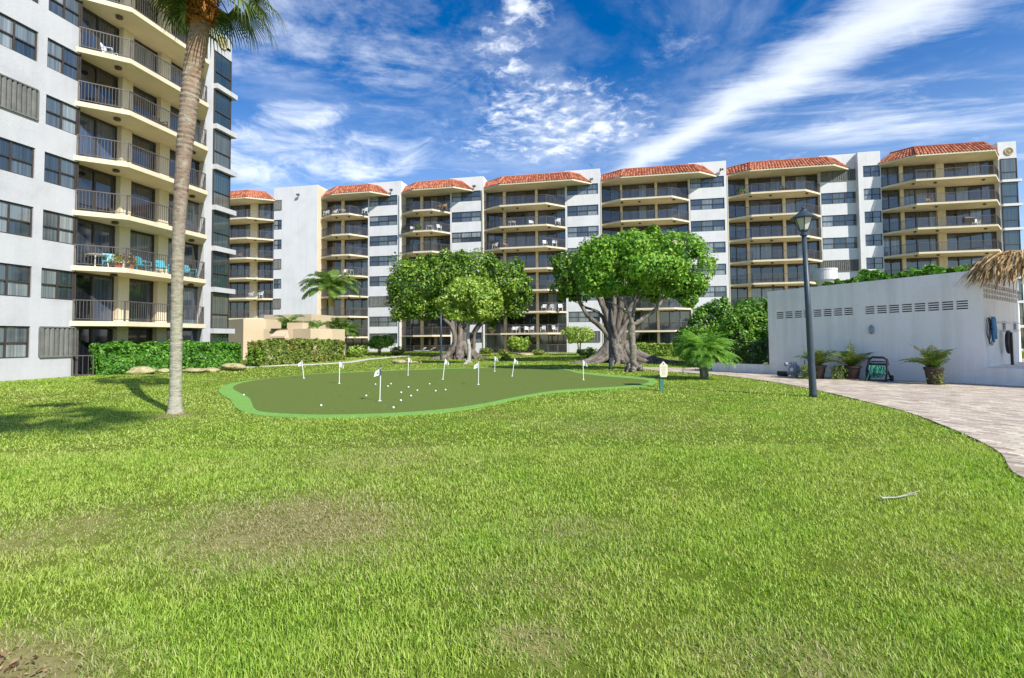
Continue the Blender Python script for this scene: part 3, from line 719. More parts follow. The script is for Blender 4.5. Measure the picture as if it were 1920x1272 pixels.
def medallion(parent, pos, nrm, py, px, Y=None, X=None):
    if Y is not None: u_, t = ray(px, py); zc = Y/(u_*sa+ca)
    else: u_, t = ray(px, py); zc = X/(u_*ca-sa)
    c = np.array(P(px, py, zc)); n3 = np.array((*nrm, 0.)); s_ = np.array((-nrm[1], nrm[0], 0.)); up = np.array((0, 0, 1.))
    m = MB(); K = 24
    def ring(r0, r1, h):
        a = [c+n3*h+(s_*cos(2*pi*i/K)+up*sin(2*pi*i/K))*r0 for i in range(K)]; b = [c+n3*h+(s_*cos(2*pi*i/K)+up*sin(2*pi*i/K))*r1 for i in range(K)]; d = [c+(s_*cos(2*pi*i/K)+up*sin(2*pi*i/K))*r1 for i in range(K)]
        m.add(a+b+d, [(i, (i+1) % K, K+(i+1) % K, K+i) for i in range(K)]+[(K+i, K+(i+1) % K, 2*K+(i+1) % K, 2*K+i) for i in range(K)])
    ring(.001, .36, .03); ring(.34, .44, .09); ring(.001, .1, .10); ring(.18, .23, .06)
    for i in range(8):
        w = 2*pi*i/8; e = (s_*cos(w)+up*sin(w)); f = (s_*-sin(w)+up*cos(w)); m.obox(c+n3*.03+e*.1-f*.02, e*.25, f*.04, n3*.04)
    return m.build('medallion', 'gold_relief', parent)
g_extras()
# far-left wing: balconies, windows and the tall blank wall
uA = far_unit('A', YA, -.35, (395, 410, 463, 513.6), None, None, [(469.5, 482.7)], None, (395, 408, 461.3, 516.9), None, False)
def a_extras():
    u = uA; fac = u['fac']; zf = u['zf']; zt = u['zt']; w = MB(); Y = YA
    w0, w1, bx = u['x1'], on_Y(528.4, 400, Y), on_Y(595.5, 400, Y)
    zc = 0
    for k in range(8):
        a, b = zf[k]+1.30, zf[k]+2.66; w.box(w0, w1, Y, Y+.3, zc, a); zc = b; w.box(w0, w1, Y+.2, Y+.3, a, b)
        fac.shutter(FB, w0+.05, w1-.05, a, b) if k in (7, 4, 2) else fac.window(FB, w0, w1, a, b, 2)
    w.box(w0, w1, Y, Y+.3, zc, zt+1.85); w.box(w1, bx, Y, Y+8, 0, zt+1.85); w.box(w0-.02, w0+.0, Y+.05, u['Yg']+.1, 0, zt)
    w.build('wall', 'white_stucco', FB)
    m = MB(); m.box(bx, bx+.06, Y+.05, Y+4, 0, zt+1.80); m.build('side_wall', 'cream_paint', FB)
a_extras()
def floodlight(px, py, Y):
    X = on_Y(px, py, Y); z = P(px, py, zdepth(X, Y))[2]; m = MB()
    m.box(X-.05, X+.05, Y-.25, Y, z-.05, z+.05); m.lathe((X-.12, Y-.3, z), [(.06, .12), (.11, .02), (.13, -.12), (.02, -.13)], 8); m.lathe((X+.12, Y-.3, z), [(.06, .12), (.11, .02), (.13, -.12), (.02, -.13)], 8)
    m.build('floodlight', 'fixture_dark', FB)
for a in ((735, 357, YB-.02), (890, 350, YC-.02), (1109, 337, YD-.02), (1352, 319, YE-.02), (561, 366, YA-.02)): floodlight(*a)
def antenna():
    X = on_Y(1110, 318, YD+.5); m = MB(); z = uD['zt']+1.95
    m.tube([(X, YD+.5, z-.05), (X, YD+.5, z+.75)], .025, 6); m.tube([(X-.45, YD+.5, z+.95), (X+.05, YD+.5, z+.6)], .02, 6); m.tube([(X-.3, YD+.3, z+.84), (X-.3, YD+.7, z+.84)], .012, 5)
    m.build('antenna', 'fixture_dark', FB)
antenna()

# ---------------- near building on the left
LBX, LBF, LBG = -25.85, -24.27, -26.30
LB = thing('apartment_building', (LBX, 20, .25), 'near white apartment block with curved cream balconies at the left edge', 'apartment building')
def left_building():
    fac = Facade((LBX, 0), (0, 1), (1, 0)); dz = .25
    zf = [FH*k+dz for k in range(8)]; zt = FH*8+dz-.2
    Ys = on_X(139, 250, LBX); Yc, Ye = 21.65, 26.85
    yw0, yw1 = on_X(89, 95, LBX), on_X(150, 130, LBX)         # second window column
    yv1 = on_X(72, 70, LBX); yv0 = yv1-2.75                     # first window column
    yp1, yb1 = on_X(400, 200, LBX), on_X(433, 200, LBX); Yr = on_X(384.5, 250, LBX)
    # balconies
    slab = [(LBX, Ys), (LBF, Yc), (LBF, Ye), (LBX, Yr), (LBG, Yr), (LBG, Ys)]
    org = (LBX, (Ys+Ye)/2, zf[1])
    m = MB(); m.prism(slab, zf[1]-.24, zf[1]); bal = m.build('balcony', 'cream_paint', LB, org)
    r = MB(); rail_mesh(r, [(LBX+.06, Ys+.08), (LBF-.09, Yc+.02), (LBF-.09, Ye-.07), (LBX+.04, Yr-.12)], zf[1], .13); r.build('railing', 'rail_metal', bal, org)
    cols = [(on_X(227, 300, LBG+.35), on_X(247, 300, LBG+.35)), (on_X(300, 300, LBG+.35), on_X(318, 300, LBG+.35))]
    lamps = [(LBF-.95, Yc+.15), (LBF-.95, (cols[1][1]+Ye)/2+.4)]
    for x, y in lamps: lamp_part(bal, x, y, zf[1]-.24)
    for k in range(2, 8): dup(bal, shift=(0, 0, zf[k]-zf[1]))
    m = MB(); m.prism(slab, -.1, zf[0]); m.build('floor_slab', 'concrete', LB)
    r = MB(); rail_mesh(r, [(LBX+.06, Ys+.08), (LBX+.75, Ys+.62)], zf[0], .2); r.build('railing', 'rail_metal', LB)
    # glazing
    segs = []; u = yw1+.06; pil = MB()
    for a, b in cols:
        segs.append((u, a+.02)); pil.box(LBG-.1, LBG+.35, a, b, .2, zt); u = b-.02
    segs.append((u, Yr+.3)); pil.build('pilaster', 'cream_paint', LB)
    g = fac.glazing(LB, segs, LBG-LBX, zf[1], zf[1]+FH-.26, 1.25)
    for k in range(8):
        if k != 1: dup(g, shift=(0, 0, zf[k]-zf[1]))
    w = MB()
    w.box(LBX-14, LBG-.13, 6, yb1-.3, 0, zt+.2)                                  # body
    for k in range(1, 8): w.box(LBG-.14, LBG-.07, Ys, Yr+.2, zf[k]-.26, zf[k]+.01)
    zc = 0
    for k in range(8):
        a, b = zf[k]+1.0, zf[k]+2.42
        for (y0, y1) in ((6, yv0), (yv1, yw0)): w.box(LBX-.3, LBX, y0, y1, zc, b)
        w.box(LBX-.3, LBX, yv0, yv1, zc, a); w.box(LBX-.3, LBX, yw0, yw1, zc, a)
        w.box(LBX-.3, LBX-.2, yv0, yv1, a, b); w.box(LBX-.3, LBX-.2, yw0, yw1, a, b)
        zc = b
        if k == 4: fac.shutter(LB, yv0, yv1, a, b)
        else: fac.window(LB, yv0, yv1, a, b, 3)
        if k == 0: fac.shutter(LB, yw0, yw1, a, b)
        else: fac.window(LB, yw0, yw1, a, b, 2)
    w.box(LBX-.3, LBX, 6, yw1, zc, zt+1.1)
    sp = MB(); sp.box(LBX-.5, LBX-.03, yw1+.005, yw1+.08, 0, zt-.01); sp.build('window_jamb', 'bronze_metal', LB)
    ypi = Yr+.03
    w.box(LBX-1.3, LBX, ypi, yp1, 0, zt+1.1)                                      # white pier
    zb = [z-.22 for z in zf]
    w.box(LBX-.3, LBX, yp1, yb1, zb[7]+2.30, zt+1.1)
    w.box(LBX-9, LBX-.301, yb1-.1, yb1, zb[7]+2.30, zt+1.1)
    w.box(LBX-9, LBX-.3, yb1-.3, yb1-.1, 0, zt)
    for k in range(1, 8): w.box(LBX-1.2, LBX+.3, yp1, yb1+.28, zb[k]-.30, zb[k]+.02)
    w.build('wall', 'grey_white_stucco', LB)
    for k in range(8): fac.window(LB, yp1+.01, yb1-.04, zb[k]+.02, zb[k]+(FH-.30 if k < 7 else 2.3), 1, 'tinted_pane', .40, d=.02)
    for k in range(8):   # side glass of the corner bay
        f2 = Facade((LBX, yb1), (-1, 0), (0, 1)); f2.window(LB, .02, 1.1, zb[k]+.02, zb[k]+(FH-.30 if k < 7 else 2.3), 1, 'tinted_pane', .40, d=-.02)
    # screen post on the ground floor, eave and tile roof
    m = MB(); m.box(LBX-.03, LBX+.05, yw1+.12, yw1+.2, .2, zf[1]-.25); m.build('screen_post', 'rail_metal', LB)
    e = [(LBX+.02, Ys-.4), (LBF, Yc-.2), (LBF, Ye), (LBX+.02, Yr)]
    m = MB(); m.prism(e+[(LBG, Yr), (LBG, Ys-.4)], zt, zt+.2); m.build('eave', 'cream_paint', LB)
    m = MB(); tile_roof(m, e, [(LBX+.02, Ys+.4), (LBF-.9, Yc+.1), (LBF-.9, Ye-.3), (LBX+.02, Yr-1.3)], zt+.2, zt+1.25, .34); m.build('tile_roof', 'roof_tile', LB)
    m = MB(); m.prism([(LBX, 6), (LBX, yb1-.1), (LBX-9, yb1-.1), (LBX-9, 6)], zt+.2, zt+.4); m.build('flat_roof', 'roof_gravel', LB)
    medallion(LB, None, (1, 0), 80, 416, X=LBX)
    return zf, cols, Yc, Ye
LZ, LCOLS, LYC, LYE = left_building()

# ---------------- low beige building between them
def beige():
    b = thing('utility_building', P(560, 690, 45), 'low beige flat-roofed stucco building behind the mixed hedge', 'utility building')
    b.location[2] = 0
    def col(px, zc): p = P(px, 640, zc); return np.array(p[:2])
    def top(py, px, zc): return P(px, py, zc)[2]
    dy = np.array((0, 2.2)); m = MB()
    z = 45.
    a0, a1, a2 = col(424, 47), col(456, 45), col(498, 46.2)
    m.prism([tuple(a0), tuple(a1), tuple(a2), tuple(a2+dy), tuple(a0+dy)], 0, top(598, 456, 45))
    b0, b1, b2, b3 = col(494, 44.5), col(548, 44.5), col(582, 44.0), col(623, 46.)
    m.prism([tuple(b0), tuple(b1+np.array((0, -.05))), tuple(b1), tuple(b2), tuple(b3), tuple(b3+dy), tuple(b0+dy)], 0, top(617, 548, 44.5))
    c0, c1 = col(500, 53), col(600, 53); m.box(c0[0], c1[0], c0[1]-.5, c0[1]+4, 0, top(591, 540, 53))
    d0, d1 = col(538, 46), col(571, 46); m.box(d0[0], d1[0], d0[1], d0[1]+.9, 0, top(605.5, 550, 46))
    m.build('wall', 'beige_stucco', b)
    m = MB(); e0, e1 = col(508, 44.3), col(540, 44.3); zz = top(618.5, 520, 44.3); m.box(e0[0], e1[0], e0[1]-.06, e0[1]+.2, zz, zz+.10); m.build('wall_slot', 'fixture_dark', b)
    m = MB(); f0, f1 = col(517, 44.2), col(544, 44.2); zt_, zb = top(620, 530, 44.2), top(631, 530, 44.2); Y = f0[1]
    m.add([(f0[0]+.1, Y, zt_), (f1[0]-.1, Y, zt_), (f1[0]+.1, Y-.7, zb), (f0[0]-.1, Y-.7, zb), (f0[0]-.1, Y-.7, zb-.15), (f1[0]+.1, Y-.7, zb-.15), (f0[0]-.1, Y, zb-.15), (f1[0]+.1, Y, zb-.15)],
          [(0, 3, 2, 1), (3, 4, 5, 2), (4, 6, 7, 5), (0, 6, 4, 3), (1, 2, 5, 7)]); m.build('awning', 'beige_stucco', b)
    m = MB(); g0, g1 = col(519, 44.3), col(538, 44.3); m.box(g0[0], g1[0], Y-.04, Y+.02, 0, top(636.5, 530, 44.3)); m.build('door', 'cream_paint', b)
    m = MB(); h0 = col(477, 45.6); m.box(h0[0]-.25, h0[0]+.25, h0[1]-.2, h0[1]+.1, 1.2, 1.6); m.build('utility_box', 'beige_stucco', b)
beige()

# ---------------- white pool-house wall on the right
PW = thing('pool_building', (WL[0], WL[1], 0), 'white pool house wall with louvred vent blocks beside the brick plaza', 'pool house')
wf = Facade(WL, wd, wn)
zl, zr_ = P(1440, 547, zdepth(*WL))[2], P(1841, 506, zdepth(*WR))[2]
def wall_u(px, py):
    u, t = ray(px, py); d = np.array((u*ca-sa, u*sa+ca)); A = np.stack([d, -wd], 1); s, uu = np.linalg.solve(A, np.array(WL)); return uu, CAM_H+t*s
def pool_wall():
    H = 4.6; kz = lambda u: (zl+(zr_-zl)*u/WLEN)/H
    parts = [('wall', [])]
    m = MB(); v0, v1 = 3.06, 3.46
    blocks = []
    for (pa, pb) in ((1454, 1600.5), (1620, 1818)):
        ua, ub = wall_u(pa, 590)[0], wall_u(pb, 575)[0]; w = (ub-ua)/8
        for i in range(8): blocks.append((ua+w*i+w*.10, ua+w*(i+1)-w*.10))
    T = .3
    def sb(mb, u0, u1, d0, d1, z0, z1):
        c = []
        for z in (z0, z1):
            for (u, d) in ((u0, d0), (u1, d0), (u1, d1), (u0, d1)): c.append((*wf.xy(u, d), z*kz(u)))
        mb.add(c, [(0, 1, 2, 3), (7, 6, 5, 4), (4, 5, 1, 0), (5, 6, 2, 1), (6, 7, 3, 2), (7, 4, 0, 3)])
    sb(m, 0, WLEN, -T, 0, 0, v0); sb(m, 0, WLEN, -T, 0, v1, H)
    cuts = [0]+[x for b in blocks for x in b]+[WLEN]
    for i in range(0, len(cuts), 2): sb(m, cuts[i], cuts[i+1], -T, 0, v0, v1)
    sb(m, 0, .3, -8, -T, 0, H)                                   # left return
    m.build('wall', 'pool_wall_white', PW)
    for (u0, u1) in blocks:
        v = MB(); c = (u0+u1)/2; org = (*wf.xy(c, 0), 3.2); h = (v1-v0)
        for j in range(4):
            za = v0+h*(j+.36)/4*1.0; 
            cc = []
            for z, d in ((v0+h*j/4-.0, -.02), (v0+h*j/4+.052, -.02)): pass
            sb(v, u0, u1, -.16, -.012, v0+h*j/4+.052, v0+h*(j+1)/4+.001)
        v.build('vent_block', 'pool_wall_white', PW, org)
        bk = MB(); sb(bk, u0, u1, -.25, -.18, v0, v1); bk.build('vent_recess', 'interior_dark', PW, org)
    # alcove to the right: return wall going back, rear part, low bench wall in front
    m = MB(); ret = -wn*1.0
    rf = Facade(WR, ret, wd)                                       # u goes back, out = along wd
    rf.box(m, .302, 7, -.3, .0, 0, 3.35); rf.box(m, .302, 7, -.3, 0, 3.95, 4.6)
    nb = 14; L = 7
    for i in range(1, nb+1): rf.box(m, .12+i*.46-.05, .12+i*.46+.05, -.3, 0, 3.35, 3.95)
    for j in (1, 2): rf.box(m, 0.1, 6.9, -.25, -.02, 3.35+j*.2-.03, 3.35+j*.2+.03)
    m.build('wall', 'pool_wall_white', PW)
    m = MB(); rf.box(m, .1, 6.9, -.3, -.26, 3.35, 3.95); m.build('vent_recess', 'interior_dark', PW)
    m = MB(); wf.box(m, WLEN-.3, WLEN+9, -7, -.35, 4.62, 4.8); m.build('shade_slab', 'pool_wall_white', PW)  # slab added above the alcove to keep direct sun off its return wall
    m = MB(); wf.box(m, WLEN+.001, WLEN+7, -6.5, .02, 0, .66); m.build('bench_wall', 'pool_wall_white', PW)
    # small left low wall carrying the fence
    m = MB(); wf.box(m, -3.2, -.001, -.28, -.02, 0, .48); m.build('low_wall', 'pool_wall_white', PW)
    # wall lamp
    u, z = wall_u(1635, 618); p = wf.xy(u, .08); m = MB(); m.lathe((*p, z), [(.03, -.2), (.09, -.15), (.10, .08), (.05, .14), (.03, .2)], 10); q = wf.xy(u, .0)
    m.box(q[0]-.05, q[0]+.05, q[1]-.05, q[1]+.05, z-.1, z+.1); m.build('wall_lamp', 'grey_metal', PW)
    # white drum structure behind
pool_wall()
def fence():
    t = thing('iron_fence', (*wf.xy(-1.5, -.15), .48), 'black iron picket fence on the low white wall beside the pool house', 'fence')
    m = MB(); a = np.array(wf.xy(-.02, -.15)); b = np.array(wf.xy(-3.1, -.15)); d = b-a; L = np.linalg.norm(d)
    for z in (.62, 1.62): m.tube([(*a, z), (*b, z)], .022, 6)
    m.build('rail', 'black_plastic', t); m = MB()
    for i in range(25): p = a+d*(i+.5)/25; m.tube([(*p, .56), (*p, 1.62)], .010, 5)
    m.build('picket', 'black_plastic', t)['kind'] = 'stuff'
    for i in (0, 1): p = a+d*(.02+.96*i); m = MB(); m.box(p[0]-.03, p[0]+.03, p[1]-.03, p[1]+.03, .48, 1.72); m.build('post', 'black_plastic', t)
fence()
def drum():
    c = P(1547, 520, 40); t = thing('drum_tower', (c[0], c[1], 0), 'white round drum on a flared stem showing above the pool house wall', 'tower')
    zt_, zb = P(1547, 505, 40)[2], P(1547, 526, 40)[2]; r = .82
    m = MB(); m.lathe((c[0], c[1], 0), [(r, zb), (r*1.02, zb+.02), (r*1.02, zt_-.12), (r*1.05, zt_-.1), (r*1.05, zt_)], 28); m.build('drum', 'white_stucco', t, smooth=False)
    m = MB(); m.lathe((c[0], c[1], 0), [(.4, 0), (.4, zb-.9), (.52, zb-.4), (r*.9, zb-.002)], 24); m.build('stem', 'white_stucco', t)
drum()
def tiki():
    # low gabled palm thatch over the alcove: ridge, two drooping slopes, posts
    A = np.array(wf.xy(WLEN+.35, -.75)); L = 7.5; t = thing('thatched_hut', (*wf.xy(WLEN+2, -.75), 0), 'palm thatch roof drooping over the right end of the white wall', 'hut')
    zr = 5.02; parts = []
    n = 5200; u = np.concatenate([rng.uniform(0, L, n-900), rng.uniform(0, .5, 900)]); sd = np.where(rng.random(n) < .68, 1., -1.)
    fan = np.where(u < .9, rng.uniform(.1, 1.6, n)*(1-u/.9), rng.normal(.12, .22, n))
    dirx = wn[None]*sd[:, None]-wd[None]*fan[:, None]; dirx /= np.linalg.norm(dirx, axis=1, keepdims=True)
    s0 = rng.uniform(0, 1, n)**1.3*.75; Ln = rng.uniform(.4, .9, n)
    R0 = np.c_[A+wd*u[:, None], zr+.05*np.sin(u*2.3)+rng.uniform(-.06, .06, n)]
    def pt(q): q = q[:, None]; return R0+np.c_[dirx, np.zeros(n)]*(q*.95)+np.array([0, 0, -1])*(.16*q+.42*q*q)
    p0 = pt(s0); p1 = pt(s0+Ln*.5)+rng.normal(0, .035, (n, 3)); p2 = pt(s0+Ln)+rng.normal(0, .07, (n, 3))+np.array([0, 0, -1])*rng.uniform(0, .12, (n, 1))
    w = rng.uniform(.010, .03, n)[:, None]; side = np.c_[-dirx[:, 1], dirx[:, 0], rng.normal(0, .5, n)]
    V = np.stack([p0-side*w*.6, p0+side*w*.6, p1+side*w, p1-side*w, p2+side*w*.35, p2-side*w*.35], 1).reshape(-1, 3); o = np.arange(n)[:, None]*6
    parts.append((V, np.concatenate([o+np.array([[0, 1, 2, 3]]), o+np.array([[3, 2, 4, 5]])])))
    join(parts, 'thatch', 'thatch_straw', t)
    m = MB(); B = A+wd*L; hw = .75
    ring = lambda c: [(*(c+wn*hw), zr-.46), (*c, zr-.06), (*(c-wn*hw), zr-.46)]
    a_, b_ = ring(A+wd*.3), ring(B); m.add(a_+b_, [(0, 1, 4, 3), (1, 2, 5, 4), (0, 3, 5, 2), (0, 2, 1), (3, 4, 5)]); m.build('roof_deck', 'tan_wicker', t)
    for q in (2.6, 6.8):
        for dn in (-.6,): c = A+wd*q+wn*dn; m = MB(); m.tube([(*c, .66), (*c, zr-.42)], .07, 8); m.build('post', 'tan_wicker', t)
tiki()

# ================================================================== LAMPS, FLAGS, SIGN
def make_lamp(base, H, lean=(0, 0), label='', group='street lamps around the lawn'):
    t = thing('street_lamp', (*base, float(gz(*base))), label, 'street lamp', group)
    b = np.array((*base, 0.)); top = b+np.array((lean[0], lean[1], H-.62))
    m = MB(); ks = [0, .02, .25, .5, 1]; rs = [.118, .110, .10, .088, .070]
    m.tube([b+(top-b)*k for k in ks], rs, 14); m.build('pole', 'lamp_paint', t, b, True)
    m = MB(); m.lathe(top, [(.078, -.02), (.11, .0), (.11, .05), (.085, .08), (.085, .13), (.12, .16)], 14); m.build('collar', 'lamp_paint', t, b)
    lan = MB(); r0, r1, z0, z1 = .13, .27, .16, .55
    for i in range(6):
        w = 2*pi*i/6+.3; lan.tube([top+np.array((r0*cos(w), r0*sin(w), z0)), top+np.array((r1*cos(w), r1*sin(w), z1))], .017, 5)
    lan.lathe(top, [(.14, z0-.02), (.14, z0+.02)], 6)
    fr = lan.build('lantern', 'lamp_paint', t, b)
    g = MB()
    for i in range(6):
        w, w2 = 2*pi*i/6+.3, 2*pi*(i+1)/6+.3
        g.add([top+np.array((r0*cos(w), r0*sin(w), z0)), top+np.array((r0*cos(w2), r0*sin(w2), z0)), top+np.array((r1*cos(w2), r1*sin(w2), z1)), top+np.array((r1*cos(w), r1*sin(w), z1))], [(0, 1, 2, 3)])
    g.build('lantern_glass', 'lamp_glass', fr, b)
    c = MB(); c.lathe(top, [(.37, z1-.015), (.38, z1+.01), (.30, z1+.07), (.17, z1+.17), (.09, z1+.23), (.085, z1+.27), (.03, z1+.29), (.045, z1+.33), (.01, z1+.38)], 18); c.build('lantern_cap', 'lamp_paint', t, b)
    return t
make_lamp(gnd(1525, 745), 5.72, (-.14, -.05), 'dark blue lamp post with lantern standing at the edge of the brick plaza')
make_lamp(gnd(1145, 693), 5.72, (0, 0), 'dark lamp post whose lantern is hidden in the big banyan crown')
make_lamp(gnd(827, 676), 5.72, (0, 0), 'dark lamp post beside the trunk of the wide left banyan')

def flag(base_px, top_px, side, label, black=False):
    b = gnd(*base_px); zc = zdepth(*b); tp = np.array(P(*top_px, zc)); b3 = np.array((*b, .030))
    t = thing('golf_flag', b3, label, 'golf flag', 'flagsticks on the putting green')
    m = MB(); m.tube([b3+np.array((0, 0, -.05)), tp], .014 if zc < 22 else .017, 7); m.build('pole', 'white_plastic', t)
    m = MB(); m.lathe(b3, [(.06, .002), (.06, .01), (.02, .02)], 12); m.build('cup_rim', 'white_plastic', t)
    d = (tp-b3)/np.linalg.norm(tp-b3); L = np.linalg.norm(tp-b3)
    rt = np.array((ca, sa, 0))*side; fw = np.array((-sa, ca, 0))
    fl = MB(); n = 5; A = []; Bv = []
    for i in range(n+1):
        s = i/n; wv = fw*.03*sin(s*5)
        A.append(tp-d*.03+rt*s*.17-np.array((0, 0, 1))*s*.13+wv); Bv.append(tp-d*.24+rt*s*.20-np.array((0, 0, 1))*s*.07+wv*1.3)
    off = fw*.004
    fl.add(A+Bv+[p+off for p in A]+[p+off for p in Bv], [(i, i+1, n+2+i, n+1+i) for i in range(n)]+[(2*n+2+i, 3*n+3+i, 3*n+4+i, 2*n+3+i) for i in range(n)])
    f = fl.build('flag', 'flag_cloth', t)
    ink = MB(); o = -fw*.006
    q = [A[2]*.55+Bv[2]*.45+o, A[3]*.55+Bv[3]*.45+o, A[3]*.3+Bv[3]*.7+o, A[2]*.3+Bv[2]*.7+o]; ink.add(q, [(0, 1, 2, 3)]); ink.build('printed_mark', 'flag_ink', f)
    if black:
        m = MB(); m.tube([tp-d*.02, tp+d*.03], .022, 8); m.build('pole_cap', 'flag_ink', t)
        m = MB(); m.tube([tp-d*.27, tp-d*.06], .019, 8); m.build('flag_sleeve', 'flag_ink', t)
flag((570, 711), (566, 676), -1, 'leftmost white flagstick with its flag blown to the left')
flag((636, 721), (637, 678), 1, 'white flagstick second from the left with its flag blown right')
flag((712, 754), (714, 688), -1, 'nearest white flagstick with dark cap among the golf balls', True)
flag((765, 705), (766, 670), 1, 'white flagstick in front of the two pale rocks')
flag((830, 713), (835, 673), 1, 'leaning flagstick in front of the left banyan trunk')
flag((897, 723), (897.5, 678), -1, 'upright flagstick near the centre with its flag blown left')
flag((927.5, 698), (928, 668), 1, 'farthest flagstick, upright, just right of the slim pale tree trunk')
flag((960, 707), (965, 672), 1, 'leaning flagstick right of centre near the far edge')
flag((1094, 714), (1093, 675), 1, 'rightmost flagstick alone on the right lobe of the green')
BALLS = [((602, 764.5), 'golf ball alone at the near left of the green'), ((686.6, 745.6), 'golf ball just left of the nearest flagstick'), ((704, 723.6), 'golf ball behind and left of the nearest flagstick pole'),
 ((733, 722.7), 'farther ball of the close pair right of the nearest flagstick'), ((727.3, 727.3), 'nearer ball of the close pair right of the nearest flagstick'), ((765.9, 729), 'farthest ball of the middle cluster right of the nearest flagstick'),
 ((782.4, 735.4), 'rightmost ball of the middle cluster'), ((752.2, 739.4), 'leftmost ball of the middle cluster, behind two nearer balls'), ((770.5, 745.9), 'ball at the near right of the middle cluster'),
 ((751.6, 754.8), 'golf ball second nearest, right of the nearest flagstick base'), ((737.8, 768.6), 'golf ball nearest to the front rim of the green'), ((805.5, 722.8), 'golf ball left of the leaning flagstick shadow, farthest right of centre'),
 ((816.8, 736.3), 'left ball of the two lying below the leaning flagstick'), ((835.4, 734.4), 'rightmost golf ball on the green'), ((457, 744), 'golf ball lying on the light green fringe at the far left')]
gb = None
for (p, lab) in BALLS:
    x, y = gnd(*p)
    if gb is None:
        m = MB(); m.ball((0, 0, 0), .032, 12, 8); gb = m.build('golf_ball', 'white_plastic', None, (0, 0, 0), True); o = gb
    else: o = gb.copy(); COL.objects.link(o)
    o.location = (x, y, .030+.031); tag(o, 'white '+lab, 'golf ball', 'golf balls on the putting green')
def sign():
    b = gnd(1240, 733.5); zc = zdepth(*b); t = thing('rules_sign', (*b, 0), 'cream sign board with pointed top on a green post beside the putting green', 'sign')
    rt = np.array((ca, sa)); fw = np.array((-sa, ca)); c = np.array(b)
    def pl(x, d): return tuple(c+rt*x+fw*d)
    m = MB(); z1 = P(1240, 705, zc)[2]; m.prism([pl(-.06, -.04), pl(.06, -.04), pl(.06, .04), pl(-.06, .04)], -.1, z1+.2); m.build('post', 'sign_post_green', t)
    s = zc/F_PX; z0, zt_ = P(1243.5, 707, zc)[2], P(1243.5, 677.5, zc)[2]; x0, x1 = -4*s, 11*s; h = zt_-z0
    out = [(x0+.04, 0), (x1-.04, 0), (x1, .10), (x1, h-.13), (x1-.05, h-.10), (.5*(x0+x1), h), (x0+.05, h-.10), (x0, h-.13), (x0, .10)]
    m = MB(); n = len(out)
    m.add([(*pl(x, -.10), z0+z) for x, z in out]+[(*pl(x, -.045), z0+z) for x, z in out], [tuple(range(n)), tuple(range(n, 2*n))[::-1]]+[(i, n+i, n+(i+1) % n, (i+1) % n) for i in range(n)])
    bd = m.build('board', 'sign_cream', t)
    m = MB()
    for i in range(9):
        z = z0+.07+i*.037; w = random.uniform(.6, .95)*(x1-x0)*.40; cx = .5*(x0+x1)
        if i in (3, 6): w *= .6
        xx = cx-w
        while xx < cx+w-.02:
            l = random.uniform(.012, .035); m.obox((*pl(xx, -.102), z), (*(rt*min(l, cx+w-xx)), 0), (*(fw*.003), 0), (0, 0, .010)); xx += l+.009
    cx = .5*(x0+x1); m.obox((*pl(cx-.018, -.102), z0+h-.12), (*(rt*.036), 0), (*(fw*.003), 0), (0, 0, .05)); m.obox((*pl(cx-.035, -.1025), z0+h-.105), (*(rt*.07), 0), (*(fw*.003), 0), (0, 0, .012))
    m.build('lettering', 'sign_ink', bd)
sign()

# ================================================================== TREES
def ellip(px, py, zc, rpx, rpy, depth=None):
    c = P(px, py, zc); s = zc/F_PX; return (*c, rpx*s, (depth if depth else rpx)*s, rpy*s)
def limb(m, pts, r0, r1, n=8, wob=.08):
    pts = np.array(smooth_curve(pts, 5)); k = len(pts); r = np.linspace(r0, r1, k)*(1+.08*rng.normal(size=k))
    pts = pts+rng.normal(size=pts.shape)*wob*np.minimum(r0, .3); m.tube(pts, list(r), n)
def banyan(label, base_px, stems, roots, blobs, n, size, mat, name='banyan_tree', zc=None, bark='banyan_bark'):
    b = gnd(*base_px); zc = zc or zdepth(*b); g0 = float(gz(*b))
    t = thing(name, (*b, g0), label, 'tree'); s = zc/F_PX
    m = MB()
    for st in stems:       # st: list of (px,py,depth offset m), r0, r1
        pts = [P(p[0], p[1], zc+p[2]) for p in st[0]]; limb(m, pts, st[1]*.58, st[2]*.8)
    for (ang, L, r) in roots:
        d = np.array((cos(ang), sin(ang))); bb = np.array(b); nrm = np.array((-d[1], d[0])); k = 7; pts = []
        wv = rng.normal(size=3)*.22
        for i in range(k):
            q = i/(k-1); xy = bb+d*(min(.5, r*1.3)+L*q)+nrm*(wv[0]*sin(3*q)+wv[1]*q*L*.35); pts.append((*xy, g0+(min(1.5, r*3.4) if r > .24 else r*1.5)*(1-q)**3.2+.03))
        limb(m, pts, r, r*.18, 7, .03)
    m.build('trunk', bark, t, smooth=True)
    bl = [ellip(x[0], x[1], zc+(x[4] if len(x) > 4 else 0), x[2], x[3], x[5] if len(x) > 5 else None) for x in blobs]
    crown('crown', bl, n, size, mat, t)
    return t
rr = lambda n, a0, a1, l0, l1, r0, r1: [(random.uniform(a0, a1), random.uniform(l0, l1), random.uniform(r0, r1)) for _ in range(n)]
